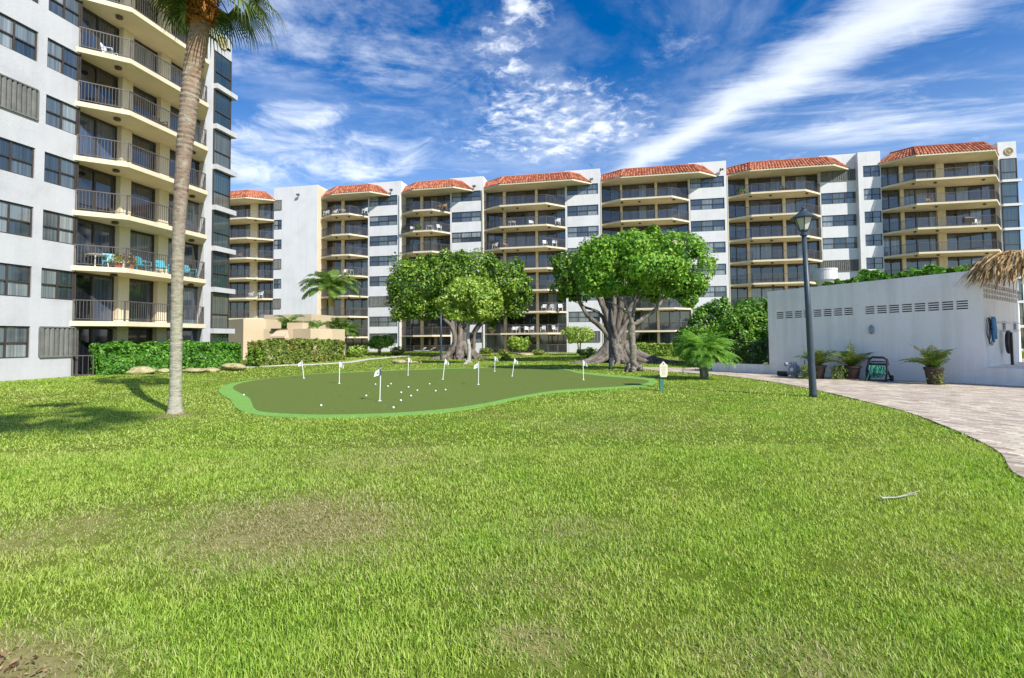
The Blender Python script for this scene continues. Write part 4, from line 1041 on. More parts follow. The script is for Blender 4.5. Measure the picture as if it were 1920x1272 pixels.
banyan('wide dark green banyan with fluted grey trunk left of centre', (866, 672),
  [([(848, 676, 0), (858, 640, 0), (845, 605, 0), (815, 575, -.5), (785, 550, -.5)], .7, .16), ([(858, 676, -.4), (862, 640, -.4), (862, 600, 0), (850, 560, 0), (840, 520, 0)], .75, .2),
   ([(868, 676, 0), (870, 635, 0), (880, 600, 0), (900, 565, 0), (930, 540, 0)], .7, .18), ([(876, 676, .4), (880, 640, .3), (902, 605, .5), (930, 580, .8), (955, 565, 1)], .6, .15),
   ([(862, 676, .8), (866, 640, .8), (866, 600, 1), (880, 560, 1.5), (895, 520, 2)], .6, .2), ([(850, 672, -.6), (853, 630, -.5), (835, 600, -.6), (805, 590, -1), (770, 575, -1)], .45, .1),
   ([(884, 676, -.3), (888, 650, -.5), (892, 620, -.5), (915, 600, -1), (945, 590, -1.2)], .4, .1), ([(842, 678, 0), (850, 650, 0), (856, 610, 0), (858, 570, 0)], .4, .2)],
  rr(16, -pi, 0, 1.4, 3.0, .28, .5)+rr(6, 0, pi, 1.0, 2.0, .25, .4),
  [(790, 535, 66, 50), (765, 560, 42, 38, -1), (830, 515, 60, 36), (885, 510, 60, 34), (935, 535, 58, 44), (960, 560, 34, 36, 1), (870, 545, 75, 42, 2), (745, 530, 22, 26, 0), (975, 530, 20, 28, 0), (800, 585, 40, 16, 0), (910, 592, 40, 16, 1)],
  30000, .31, 'leaf_banyan')
banyan('slim pale tree with round light green crown in front of the left banyan', (879, 683),
  [([(878, 684, 0), (880, 660, 0), (877, 630, 0), (879, 600, 0), (880, 575, 0)], .27, .12), ([(878, 612, 0), (868, 595, 0), (855, 575, 0)], .13, .05), ([(879, 605, 0), (892, 590, .2), (905, 572, .3)], .12, .05), ([(879, 600, 0), (880, 575, -.3), (876, 550, -.3)], .1, .05)],
  rr(5, 0, 2*pi, .2, .5, .12, .18),
  [(862, 565, 38, 32), (900, 562, 42, 34), (880, 545, 38, 24), (845, 575, 20, 22), (925, 578, 22, 22), (885, 590, 40, 14)], 10000, .24, 'leaf_pale', 'round_crowned_tree', bark='light_bark')
banyan('grey banyan with many fused trunks and wide spreading buttress roots', (1155, 680),
  [([(1135, 682, 0), (1148, 650, 0), (1128, 615, 0), (1100, 590, 0), (1082, 555, 0)], .55, .16), ([(1150, 682, -.5), (1152, 640, -.3), (1140, 600, 0), (1128, 570, 0), (1110, 540, 0)], .6, .2),
   ([(1160, 682, 0), (1158, 640, 0), (1160, 600, 0), (1165, 560, 0), (1170, 520, 0)], .6, .2), ([(1172, 684, .5), (1168, 640, .3), (1172, 600, .5), (1188, 570, 1), (1205, 540, 1)], .55, .2),
   ([(1145, 682, .5), (1146, 640, .5), (1135, 605, .8), (1120, 585, 1), (1090, 575, 1)], .4, .12), ([(1154, 680, -.7), (1150, 650, -.6), (1165, 620, -.3), (1178, 600, 0), (1190, 580, .5)], .4, .15),
   ([(1130, 684, 0), (1142, 655, -.2), (1150, 620, -.2), (1152, 580, 0), (1150, 540, 0)], .4, .2), ([(1165, 684, -.4), (1160, 655, -.5), (1152, 620, -.5), (1146, 585, -.3)], .35, .15),
   ([(1176, 684, .2), (1166, 650, .4), (1146, 615, .6), (1130, 560, .5)], .3, .12)],
  rr(20, -pi-.3, .3, 1.6, 4.0, .26, .48)+rr(6, .3, pi-.3, 1.4, 3.0, .25, .45)+[(-.15, 5.2, .42), (.0, 4.6, .36), (-.35, 5.0, .4)],
  [(1095, 505, 55, 38), (1062, 525, 30, 36), (1130, 490, 60, 36), (1180, 510, 70, 46, 2), (1085, 545, 34, 22), (1230, 520, 60, 44, 3), (1050, 495, 18, 20)], 20000, .28, 'leaf_banyan')
banyan('tree with glossy bright green crown and forked grey trunk before the right banyan', (1188, 697),
  [([(1188, 698, 0), (1187, 660, 0), (1184, 625, 0), (1186, 605, 0)], .34, .25), ([(1187, 612, 0), (1180, 590, -.1), (1172, 565, -.2), (1165, 530, -.2)], .22, .09), ([(1188, 609, 0), (1210, 594, .1), (1230, 580, .2), (1245, 560, .3), (1270, 545, .4)], .24, .08),
   ([(1186, 600, 0), (1190, 570, .2), (1195, 530, .3)], .2, .09), ([(1172, 568, -.2), (1150, 550, -.2), (1125, 540, -.2)], .11, .05), ([(1230, 580, .2), (1238, 555, -.2), (1235, 525, -.2)], .12, .05), ([(1180, 590, -.1), (1160, 575, -.4), (1140, 565, -.5)], .12, .05), ([(1195, 560, .2), (1210, 540, .5), (1220, 510, .6)], .12, .05)],
  rr(6, 0, 2*pi, .2, .5, .15, .22),
  [(1130, 485, 46, 44), (1115, 525, 30, 30), (1185, 465, 62, 34), (1250, 470, 62, 36), (1295, 495, 38, 40), (1215, 505, 80, 42), (1160, 530, 44, 26), (1270, 530, 46, 30), (1310, 530, 18, 26), (1290, 560, 20, 18), (1100, 505, 26, 34)],
  21000, .215, 'leaf_bright', 'rubber_tree', bark='pale_bark')

# near cabbage palm
def cabbage_palm():
    b = gnd(328, 775); zc = zdepth(*b); t = thing('cabbage_palm', (*b, 0), 'tall cabbage palm with leaning ringed trunk in the left foreground', 'palm tree')
    ctr = [(328, 778, 14.5), (328.3, 764, 11.5), (329, 740, 10.3), (330, 680, 9.8), (331, 600, 9.8), (333, 500, 10), (336, 420, 10.8), (340, 350, 12), (345, 290, 13.4), (350, 240, 14.5), (355, 190, 15.5), (361, 140, 16), (368, 95, 17), (375, 55, 16.5), (382, 10, 16), (388, -30, 15)]
    pts = np.array([P(c[0], c[1], zc) for c in ctr]); rad = np.array([c[2] for c in ctr])*zc/F_PX
    L = np.concatenate([[0], np.cumsum(np.linalg.norm(np.diff(pts, axis=0), axis=1))]); n = 170; s = np.linspace(0, L[-1], n)
    pp = np.stack([np.interp(s, L, pts[:, i]) for i in range(3)], 1); r = np.interp(s, L, rad)
    zf = s/L[-1]; amp = .02+.045*np.clip((zf-.5)*4, 0, 1)
    r = r*(1+amp*np.where(np.arange(n) % 2, .5, -.5)+.02*rng.normal(size=n))
    m = MB(); m.tube(pp, list(r), 18)
    o = m.build('trunk', 'sabal_bark', t, smooth=False)
    tip = pts[-1]; axis = pts[-1]-pts[-3]; axis /= np.linalg.norm(axis)
    # old boots and fibre under the crown
    parts = []; k = 700; a = rng.uniform(0, 2*pi, k); q = rng.uniform(0, 1, k); c0 = np.array(P(374, 50, zc)); ax = tip-c0
    base = c0+ax*q[:, None]*1.05; rad2 = (.26+.10*np.sin(q*3))
    out = np.c_[np.cos(a), np.sin(a), np.zeros(k)]
    p0 = base+out*(rad2-.05)[:, None]; p1 = p0+out*rng.uniform(.03, .13, (k, 1))+np.array([0, 0, 1])*rng.uniform(-.10, .10, (k, 1)); sd = np.c_[-np.sin(a), np.cos(a), rng.normal(0, .3, k)]*rng.uniform(.012, .04, (k, 1))
    V = np.stack([p0-sd, p0+sd, p1+sd*.6, p1-sd*.6], 1).reshape(-1, 3); parts.append((V, np.arange(k*4).reshape(k, 4)))
    m = MB(); m.tube([c0-axis*.05, c0+ax*.3, c0+ax*.7, tip], [.235, .29, .29, .2], 14); bt = m.build('boots', 'palm_fibre', t)
    join(parts, 'fibre', 'palm_fibre', bt)
    # costapalmate fan leaves
    parts = []
    def fan(yaw, el, pet, size, sag):
        h = np.array((cos(yaw), sin(yaw), 0)); sdv = np.array((-sin(yaw), cos(yaw), 0)); ks = 8; pts_ = []; p = tip+np.array((0, 0, -.05)); e = el
        pts_.append(p)
        for i in range(ks): p = p+(h*cos(e)+np.array((0, 0, 1))*sin(e))*pet/ks; e -= sag/ks; pts_.append(p)
        mm = MB(); mm.tube(pts_, list(np.linspace(.03, .014, ks+1)), 5); parts.append((np.array(mm.v), np.array([f for f in mm.f if len(f) == 4])))
        d = h*cos(e)+np.array((0, 0, 1))*sin(e); nrm = np.cross(sdv, d); nrm *= 1 if nrm[2] > 0 else -1
        nl = 34
        for i in range(nl):
            th = (i/(nl-1)-.5)*pi*1.35; dv = d*cos(th)+sdv*sin(th)
            Lf = size*(.62+.38*cos(th*.62))*rng.uniform(.88, 1.08); cup = nrm*abs(sin(th))*.25
            ww = np.cross(dv, nrm); ww /= np.linalg.norm(ww); g = rng.uniform(.75, 1.3)
            q0 = p+d*.02; q1 = p+(dv+cup)*Lf*.5-np.array((0, 0, 1))*Lf*.05; q2 = q1+(dv+cup*.5)*Lf*.22-np.array((0, 0, 1))*Lf*.13*g; q3 = q2+dv*Lf*.14-np.array((0, 0, 1))*Lf*.24*g
            a0, a1, a2, a3 = .005, .024, .014, .002
            parts.append((np.array([q0-ww*a0, q0+ww*a0, q1+ww*a1, q1-ww*a1, q2+ww*a2, q2-ww*a2, q3+ww*a3, q3-ww*a3]), np.array([(0, 1, 2, 3), (3, 2, 4, 5), (5, 4, 6, 7)])))
    rt = YAW
    for (az, el, pet, size, sag) in [(-5, .15, 1.6, 1.1, .9), (10, -.15, 1.5, 1.1, .8), (-28, -.1, 1.5, 1.05, .8), (28, .35, 1.2, .9, 1.0), (-50, .1, 1.0, .9, 1.0), (172, -.1, .85, .85, .7), (190, .2, .95, .85, .9), (158, -.25, .9, .8, .6), (208, .1, .9, .85, .9), (140, .3, 1.0, .9, .9), (90, .3, 1.1, .9, .9), (115, .0, 1.0, .9, .8), (60, .1, 1.1, .9, .9), (-80, .35, 1.0, .9, 1.0), (-110, .2, 1.0, .9, .9), (235, .4, 1.0, .9, .9), (0, .9, 1.2, .9, .8), (70, 1.0, 1.2, .9, .7), (150, .9, 1.2, .9, .8), (220, 1.0, 1.2, .9, .8), (290, .95, 1.2, .9, .7), (-15, .5, 1.2, .9, .9), (180, .55, 1.1, .9, .9)]:
        fan(R(az)+rt+rng.normal(0, .05), el, pet, size, sag)
    join(parts, 'crown', 'frond_sabal', t)
def sabal_bark():
    m, nt, out = nt_new('sabal_bark'); g = nt.nodes.new('ShaderNodeNewGeometry'); sx = nt.nodes.new('ShaderNodeSeparateXYZ'); nt.links.new(g.outputs['Position'], sx.inputs[0])
    mr = N(nt, 'ShaderNodeMapRange', i_1=0.0, i_2=11.0); nt.links.new(sx.outputs[2], mr.inputs[0])
    base = ramp(nt, mr.outputs[0], [(0, (.40, .385, .30)), (.22, (.35, .33, .235)), (.42, (.31, .26, .20)), (.55, (.27, .20, .15)), (.75, (.30, .225, .165)), (1, (.33, .20, .12))])
    mp = N(nt, 'ShaderNodeMapping'); mp.inputs['Scale'].default_value = (6, 6, 16); nt.links.new(g.outputs['Position'], mp.inputs['Vector'])
    f = noise(nt, 1.0, 6, .65, mp.outputs[0]); f2 = noise(nt, 4.5, 6, .7)
    c = mixc(nt, 1.0, base, ramp(nt, f, [(.3, (.55, .52, .5)), (.5, (1, 1, 1)), (.7, (1.25, 1.22, 1.2))]), 'MULTIPLY')
    c = mixc(nt, ramp(nt, f2, [(.52, (0, 0, 0)), (.68, (.7, .7, .7))]), c, (.42, .43, .33))
    b = nt.nodes.new('ShaderNodeBsdfPrincipled'); b.inputs['Roughness'].default_value = .92; b.inputs['Specular IOR Level'].default_value = .15
    nt.links.new(c, b.inputs['Base Color']); bn = N(nt, 'ShaderNodeBump', i_Strength=.8, i_Distance=.04); nt.links.new(f, bn.inputs['Height']); nt.links.new(bn.outputs[0], b.inputs['Normal'])
    nt.links.new(b.outputs[0], out.inputs[0]); M['sabal_bark'] = m
sabal_bark(); cabbage_palm()
tall = dup(bpy.data.objects['cabbage_palm']); tall.location = (.35, -2.1, 0); tall.scale = (1.5, 1.5, 1.5); tall.rotation_euler[2] = .4
tag(tall, 'taller cabbage palm behind the viewpoint whose shadow falls on the left lawn', 'palm tree')

def royal_palm():
    zc = 57.; top = np.array(P(620, 543, zc)); b = P(622, 668, zc); t = thing('coconut_palm', (b[0], b[1], .1), 'coconut palm with yellow crownshaft rising behind the low beige building', 'palm tree')
    m = MB(); p1 = np.array(P(621, 575, zc)); m.tube([(b[0], b[1], 0), (b[0], b[1], 1), p1], [.34, .30, .27], 12); m.build('trunk', 'royal_trunk', t)
    m = MB(); m.tube([p1-np.array((0, 0, .02)), p1*.7+top*.3, top], [.28, .30, .17], 12); m.build('crownshaft', 'crownshaft', t)
    parts = []
    for i, (az, el, L, dr) in enumerate([(182, .95, 4.2, 2.0), (5, 1.05, 4.2, 2.1), (165, 1.25, 4.1, 1.8), (30, 1.3, 4.0, 1.8), (-30, .9, 4.1, 1.9), (210, .95, 4.1, 1.9), (95, 1.4, 3.8, 1.3), (-100, 1.2, 3.8, 1.7), (185, .75, 3.9, 1.9), (175, .35, 4.0, 1.6), (200, .2, 3.6, 1.3), (160, 1.0, 3.8, 1.9), (10, .35, 3.9, 1.5), (-8, .65, 4.0, 1.9), (25, .9, 3.8, 1.9), (90, .7, 3.6, 1.8), (-90, .6, 3.6, 1.7), (-45, .5, 3.8, 1.7), (225, .6, 3.8, 1.8), (130, 1.1, 3.8, 1.8), (60, 1.1, 3.6, 1.7), (150, 1.35, 3.6, 1.4), (-120, .2, 3.4, 1.3), (-60, .1, 3.3, 1.2)]):
        pinnate(parts, top, R(az)+YAW, el, L*1.1, 1.05, 48, dr, .095, .3)
    join(parts, 'crown', 'frond_green', t)
royal_palm()
def clump_palm(label, base, zc, topz, nstem, nf, L, leaflet, mat, spread=.5, name='areca_palm', w0=.05, wild=.35, el=(.3, 1.25), dr=(1.2, 2.0), group=None):
    b = P(base[0], base[1], zc) if len(base) == 2 else base
    g0 = float(gz(b[0], b[1])); t = thing(name, (b[0], b[1], g0), label, 'palm', group)
    m = MB(); parts = []
    for i in range(nstem):
        a = rng.uniform(0, 2*pi); r = spread*rng.uniform(.2, 1); x, y = b[0]+r*.5*cos(a), b[1]+r*.5*sin(a); h = topz*rng.uniform(.7, 1.0); tp = np.array((x+r*.6*cos(a), y+r*.6*sin(a), g0+h))
        m.tube([(x, y, g0-.02), ((x+tp[0])/2, (y+tp[1])/2, g0+h*.5), tp], [.09, .07, .055], 7)
        for j in range(nf):
            pinnate(parts, tp, rng.uniform(0, 2*pi), rng.uniform(*el), L*rng.uniform(.75, 1.1), leaflet, 26, rng.uniform(*dr), w0, .35)
    m.build('stem', 'pale_bark', t); join(parts, 'crown', mat, t)
    return t
clump_palm('shaggy areca palm clump at the right end of the mixed hedge', (643, 668), 56, 3.3, 5, 9, 2.3, .62, 'frond_green', 1.1, w0=.07)
clump_palm('feathery palm tops showing over the roof of the low beige building', (562, 668), 50, 3.6, 6, 8, 2.3, .6, 'frond_green', 3.0, w0=.08)
clump_palm('dwarf date palm with arching fine bright green fronds beside the plaza', (*gnd(1322, 711), 0), 0, 1.2, 4, 44, 1.8, .36, 'frond_datepalm', .5, 'date_palm', w0=.036, el=(.55, 1.57), dr=(1.3, 2.5))

# ------------------------------------------------------------------ hedges and shrubs
def hedge(label, p0, p1, thick, h, n, size, mat, name='hedge', tidy=.06, taper=0, g=None):
    p0 = np.array(p0); p1 = np.array(p1); d = p1-p0; L = np.linalg.norm(d); d /= L; nn = np.array((-d[1], d[0]))
    c = (p0+p1)/2; gg = float(gz(*c)); t = thing(name, (*c, gg), label, 'hedge', g)
    k = int(n); f = rng.random(k); u = rng.uniform(0, L, k); v = rng.uniform(-.5, .5, k)*thick; z = rng.uniform(.02, 1, k)*h; nr = np.zeros((k, 3))
    face = rng.choice(5, k, p=[.38, .14, .32, .08, .08])
    v = np.where(face == 0, -thick/2, np.where(face == 1, thick/2, v)); z = np.where(face == 2, h, z); u = np.where(face == 3, 0, np.where(face == 4, L, u))
    nr[face == 0] = (*-nn, .3); nr[face == 1] = (*nn, .3); nr[face == 2] = (0, 0, 1); nr[face == 3] = (*-d, .3); nr[face == 4] = (*d, .3)
    pos = np.stack([p0[0]+d[0]*u+nn[0]*v, p0[1]+d[1]*u+nn[1]*v, z+gz(p0[0]+d[0]*u, p0[1]+d[1]*u)], 1)
    dep = np.abs(rng.normal(0, .09, k))+(rng.random(k) < .2)*rng.uniform(0, .3, k)
    pos = pos-nr*(dep-tidy*1.4*lump(pos, 2.2)-tidy*lump(pos, 5))[:, None]
    keep = lump(pos, 3.5)+.6*lump(pos, 8) > -1.25
    pos, nr = pos[keep], nr[keep]
    V, q = leaf_mesh(pos, nr+rng.normal(size=pos.shape)*.6, size*rng.uniform(.6, 1.35, len(pos)), .55); org = wloc(t)
    link('foliage', raw_mesh('foliage', V-org, [q], mat), t, org)
    m = MB(); kk = max(3, int(L/1.1))
    for i in range(kk):
        x, y = p0+d*L*(i+.5)/kk; m.tube([(x, y, gg-.05), (x+random.uniform(-.1, .1), y, gg+h*.5), (x+random.uniform(-.25, .25), y+random.uniform(-.1, .1), gg+h*.85)], [.04, .03, .015], 5)
    m.build('stem', 'pale_bark', t); return t
def shrub(label, px, py, rpx, hpx, n, size, mat, name='shrub', stem=0, zc=None, lobes=5, cat='shrub', group=None, flowers=None, base=None):
    b = base or gnd(px, py); zc = zc or zdepth(*b); s = zc/F_PX; g0 = float(gz(*b)); t = thing(name, (*b, g0), label, cat, group)
    Rr, H = rpx*s, hpx*s; z0 = stem*s; bl = []
    for i in range(lobes):
        a = rng.uniform(0, 2*pi); q = rng.uniform(.15, .55)*Rr
        bl.append((b[0]+q*cos(a), b[1]+q*sin(a), g0+z0+(H-z0)*rng.uniform(.35, .62), Rr*rng.uniform(.5, .7), Rr*rng.uniform(.5, .7), (H-z0)*rng.uniform(.36, .45)))
    bl.append((b[0], b[1], g0+z0+(H-z0)*.5, Rr*.75, Rr*.7, (H-z0)*.5))
    crown('foliage', bl, n, size, mat, t, lscale=2.2 if Rr < 1.5 else 1.2, thin=-1.0)
    m = MB()
    for i in range(3 if stem else 4):
        a = rng.uniform(0, 2*pi); m.tube([(b[0]+.05*cos(a), b[1]+.05*sin(a), g0-.03), (b[0]+Rr*.12*cos(a), b[1]+Rr*.12*sin(a), g0+max(z0, H*.3)), (b[0]+Rr*.4*cos(a), b[1]+Rr*.4*sin(a), g0+z0+(H-z0)*.6)], [max(.03, .05*Rr), max(.022, .035*Rr), .012], 6)
    m.build('stem', 'pale_bark', t)
    if flowers:
        k = flowers; p = np.array([b[0], b[1], g0+H*.9])+rng.normal(size=(k, 3))*np.array([Rr*.5, Rr*.4, .1]); V, q = leaf_mesh(p, rng.normal(size=(k, 3))+np.array([0, 0, 1.]), np.full(k, .14), .6); org = wloc(t)
        link('flowers', raw_mesh('flowers', V-org, [q], 'flower_orange'), t, org)['kind'] = 'stuff'
    return t
hp0, hp1 = np.array(gnd(180, 705)), np.array(gnd(452, 689.5))
hedge('thick glossy green hedge below the near building balconies', hp0+np.array((-.3, .2)), hp1+np.array((-.35, 0)), .95, 1.52, 20000, .19, 'leaf_hedge', tidy=.065)
hedge('clipped yellow green mixed hedge in front of the low beige building', np.array(gnd(480, 686.5)), np.array(gnd(634, 675)), 1.3, 1.62, 15000, .19, 'leaf_mixed', 'mixed_hedge', tidy=.07)
hedge('sunlit clipped hedge behind the right banyan roots', np.array(P(1196, 663, 52)[:2]), np.array(P(1290, 661, 50)[:2]), 1.2, 1.25, 6000, .2, 'leaf_pale', tidy=.04)
hedge('leafy hedge top peeking over the white pool house wall', np.array(P(1560, 640, 30)[:2]), np.array(P(1815, 640, 24.5)[:2]), 1.6, 5.05, 16000, .22, 'leaf_hedge', tidy=.16)
shrub('thin dark shrub between the glossy hedge and the mixed hedge', 478, 688, 15, 37, 900, .16, 'leaf_banyan')
shrub('small lollipop tree with round green crown at the left bay', 711, 667, 26, 38, 2600, .24, 'leaf_bright', 'small_tree', 12, cat='small tree')
shrub('sapling with spreading leaves in front of the middle ground floor terraces', 975, 664, 22, 32, 1300, .28, 'leaf_pale', 'small_tree', 6, cat='small tree')
shrub('airy young tree left of the right banyan roots', 1086, 666, 28, 54, 1900, .24, 'leaf_pale', 'small_tree', 22, cat='small tree')
shrub('low rounded grey green hedge shrub beneath the airy young tree', 1103, 670, 30, 17, 1600, .16, 'leaf_banyan')
shrub('pale leafy shrub beside the screened terrace door', 668, 670, 20, 21, 1100, .2, 'leaf_pale')
shrub('low yellow green bush left of the blank wall terrace', 745, 667, 16, 15, 800, .18, 'leaf_mixed')
shrub('low yellowish groundcover shrub at the foot of the white pier', 910, 664, 14, 12, 700, .18, 'leaf_mixed')
shrub('reddish low shrub in the bed before the middle terraces', 945, 667, 12, 12, 600, .17, 'leaf_mixed')
shrub('dark low shrub right of the sapling in the bed', 1010, 666, 14, 10, 600, .17, 'leaf_mixed')
shrub('dark silvery low bush behind the farthest flagstick', 947, 676, 10, 9, 500, .13, 'leaf_banyan')
shrub('orange flowering shrub peeping over the mixed hedge', 566, 676, 13, 36, 500, .16, 'leaf_mixed', 'flowering_shrub', zc=43, flowers=120)
def bigshrub(label, px, py, zc, blobs, n, size, mat):
    b = P(px, py, zc); t = thing('large_shrub', (b[0], b[1], 0), label, 'shrub'); bl = [ellip(x[0], x[1], zc+x[4], x[2], x[3], x[2]) for x in blobs]
    crown('foliage', bl, n, size, mat, t, lscale=1.3, thin=-.95)
    m = MB()
    for i in range(7):
        a = rng.uniform(0, 2*pi); q = bl[i % len(bl)]; m.tube([(b[0]+.3*cos(a), b[1]+.3*sin(a), -.05), (b[0]*.5+q[0]*.5+.2*cos(a), b[1]*.5+q[1]*.5, q[2]*.45), q[:3]], [.1, .08, .03], 6)
    m.build('stem', 'pale_bark', t)
bigshrub('tall pale leaved shrub behind the dwarf date palm', 1305, 692, 36, [(1290, 640, 26, 30, 0), (1325, 610, 34, 36, .5), (1345, 585, 24, 24, 0), (1310, 650, 36, 34, -.5), (1345, 640, 30, 40, 0)], 9000, .23, 'leaf_seagrape')
bigshrub('large bright and dark green shrub mass against the left end of the white wall', 1405, 690, 32, [(1405, 590, 34, 32, .3), (1380, 620, 36, 38, 0), (1425, 620, 26, 44, 0), (1400, 655, 44, 34, .3), (1365, 655, 26, 30, 0), (1420, 575, 20, 18, 0)], 13000, .20, 'leaf_seagrape')

# ------------------------------------------------------------------ rocks
def rock(label, px, py, wpx, hpx, group='limestone rocks'):
    b = gnd(px, py); s = zdepth(*b)/F_PX; K, J = 22, 12; g0 = float(gz(*b)); V = []
    seed = rng.uniform(0, 50)
    for j in range(J+1):
        for i in range(K):
            a = 2*pi*i/K; e = pi*j/J; d = np.array((sin(e)*cos(a), sin(e)*sin(a), -cos(e))); q = 1+.17*lump(d+seed, 1.7)+.10*lump(d+seed, 4)+.06*lump(d+seed, 9)
            V.append(d*q*np.array((wpx*s/2, wpx*s*.38, hpx*s*.55)))
    V = np.array(V); V[:, 2] += hpx*s*.38; yaw = YAW; V[:, :2] = V[:, :2] @ np.array(((cos(yaw), sin(yaw)), (-sin(yaw), cos(yaw))))
    F_ = [(j*K+i, j*K+(i+1) % K, (j+1)*K+(i+1) % K, (j+1)*K+i) for j in range(J) for i in range(K)]
    o = link('boulder', raw_mesh('boulder', V*np.array((.92, .92, .82)), [np.array(F_)], 'rock_stone'), None, (*b, g0)); tag(o, label, 'rock', group)
rock('pale boulder with mossy top at the left foot of the glossy hedge', 266, 702, 50, 17)
rock('low mossy boulder just left of the palm trunk', 304, 699, 30, 10)
rock('long flat yellowish boulder just right of the palm trunk', 366, 698.5, 48, 11)
rock('small mossy boulder between two boulders under the hedge end', 398, 697, 26, 10)
rock('large tan boulder at the right end of the glossy hedge', 434, 695, 52, 17)
rock('rounded pale rock left of the white flagstick by the far lawn', 750, 681.5, 26, 9)
rock('flat pink tinged rock on the far lawn behind the flagstick', 776, 681.5, 32, 6)
rock('pale edging rock in the planting bed before the middle terraces', 985, 666.5, 30, 6)

# ------------------------------------------------------------------ pots, hose reel, meter and clutter along the white wall
def pot_palm(label, px, py, rpx, hpx, nf, vine=None):
    b = gnd(px, py); s = zdepth(*b)/F_PX; Rr, H = rpx*s, hpx*s; t = thing('potted_palm', (*b, .022), label, 'potted palm', 'potted palms along the white wall')
    m = MB(); m.lathe((*b, .022), [(Rr*.68, .0), (Rr*.93, H*.84), (Rr*1.02, H*.85), (Rr*1.03, H), (Rr*.92, H), (Rr*.9, H*.9)], 20); m.build('pot', 'brown_plastic', t)
    m = MB(); m.lathe((*b, .022), [(Rr*.9, H*.88), (.01, H*.93)], 16); m.build('potting_soil', 'soil', t)
    parts = []; c = np.array((*b, H*.92))
    for i in range(nf):
        a = 2*pi*i/nf+rng.normal(0, .25); pinnate(parts, c+np.array((.07*cos(a), .07*sin(a), 0)), a, rng.uniform(.8, 1.55), rng.uniform(1.0, 1.35), .30, 24, rng.uniform(.7, 1.9), .042, .35)
    join(parts, 'fronds', 'frond_pot', t)
    if vine:
        k = 520; dx = vine*Rr; p = np.array((b[0]+ca*dx-.15*wn[0]*-1, b[1]+sa*dx, 0))+np.stack([rng.normal(0, Rr*.33, k), rng.normal(0, Rr*.3, k), H*1.05-np.abs(rng.uniform(0, 1.0, k))*H], 1)
        p[:, :2] += np.array(wn)*Rr*.75; V, q = leaf_mesh(p, rng.normal(size=(k, 3))+np.array((*wn, .6)), rng.uniform(.05, .10, k), .75); org = wloc(t); link('trailing_vine', raw_mesh('trailing_vine', V-org, [q], 'leaf_vine'), t, org)
pot_palm('potted palm partly hidden behind the blue lamp post', 1532, 711, 16, 25, 17, -.6)
pot_palm('potted palm beside the hose reel with vine trailing on its left', 1597, 712, 16, 25, 17, -1.0)
pot_palm('potted palm standing alone near the wall corner with vine on its right', 1752, 722, 15.5, 32, 17, .9)
def hose_reel():
    b = np.array(gnd(1646, 716)); t = thing('hose_reel', (*b, .022), 'black hose reel cart with coiled green hose by the white wall', 'hose reel'); z0 = .022
    def pt(u, d, z): p = b+wd*u+wn*d; return np.array((p[0], p[1], z0+z))
    m = MB()
    for sx in (-.36, .36):
        m.tube([pt(sx*.95, .22, .02), pt(sx, .08, .45), pt(sx*.85, -.08, .92)], [.035, .04, .035], 7); m.tube([pt(sx, -.3, .12), pt(sx, .05, .5)], .035, 7); m.tube([pt(sx*.95, .22, .03), pt(sx, -.3, .10)], .03, 6)
    m.tube([pt(-.36, .2, .04), pt(.36, .2, .04)], .03, 6); m.build('frame', 'black_plastic', t)
    m = MB(); hw = [(-.34, .66), (-.31, .90), (-.2, .98), (.2, .98), (.31, .90), (.34, .66)]
    m.tube([pt(u, -.1, z) for u, z in hw], .05, 7); m.tube([pt(-.33, -.1, .70), pt(.33, -.1, .70)], .045, 7); m.tube([pt(-.24, -.1, .80), pt(.24, -.1, .80)], .03, 6); m.build('handle', 'black_plastic', t)
    m = MB(); pts = []
    for i in range(200): w = i/200*2*pi*11; r = .2+.05*sin(i*.05); u = -.25+.5*abs(((i/200*4) % 2)-1); pts.append(pt(u, .02+r*cos(w), .40+r*sin(w)))
    m.tube(pts, .02, 6); m.tube([pt(-.2, .22, .45), pt(-.25, .3, .2), pt(-.3, .33, .04)], .02, 6); m.build('hose', 'hose_green', t)
    for sx in (-.42, .42):
        m = MB(); K = 18; c = pt(sx, -.25, .13)
        def ringp(r, o): return [c+np.array((*wd, 0))*o+np.array((*wn, 0))*r*cos(2*pi*i/K)+np.array((0, 0, r*sin(2*pi*i/K))) for i in range(K)]
        A = ringp(.13, -.035)+ringp(.13, .035); m.add(A, [(i, (i+1) % K, K+(i+1) % K, K+i) for i in range(K)]+[tuple(range(K))[::-1], tuple(range(K, 2*K))]); m.build('wheel', 'black_plastic', t)
hose_reel()
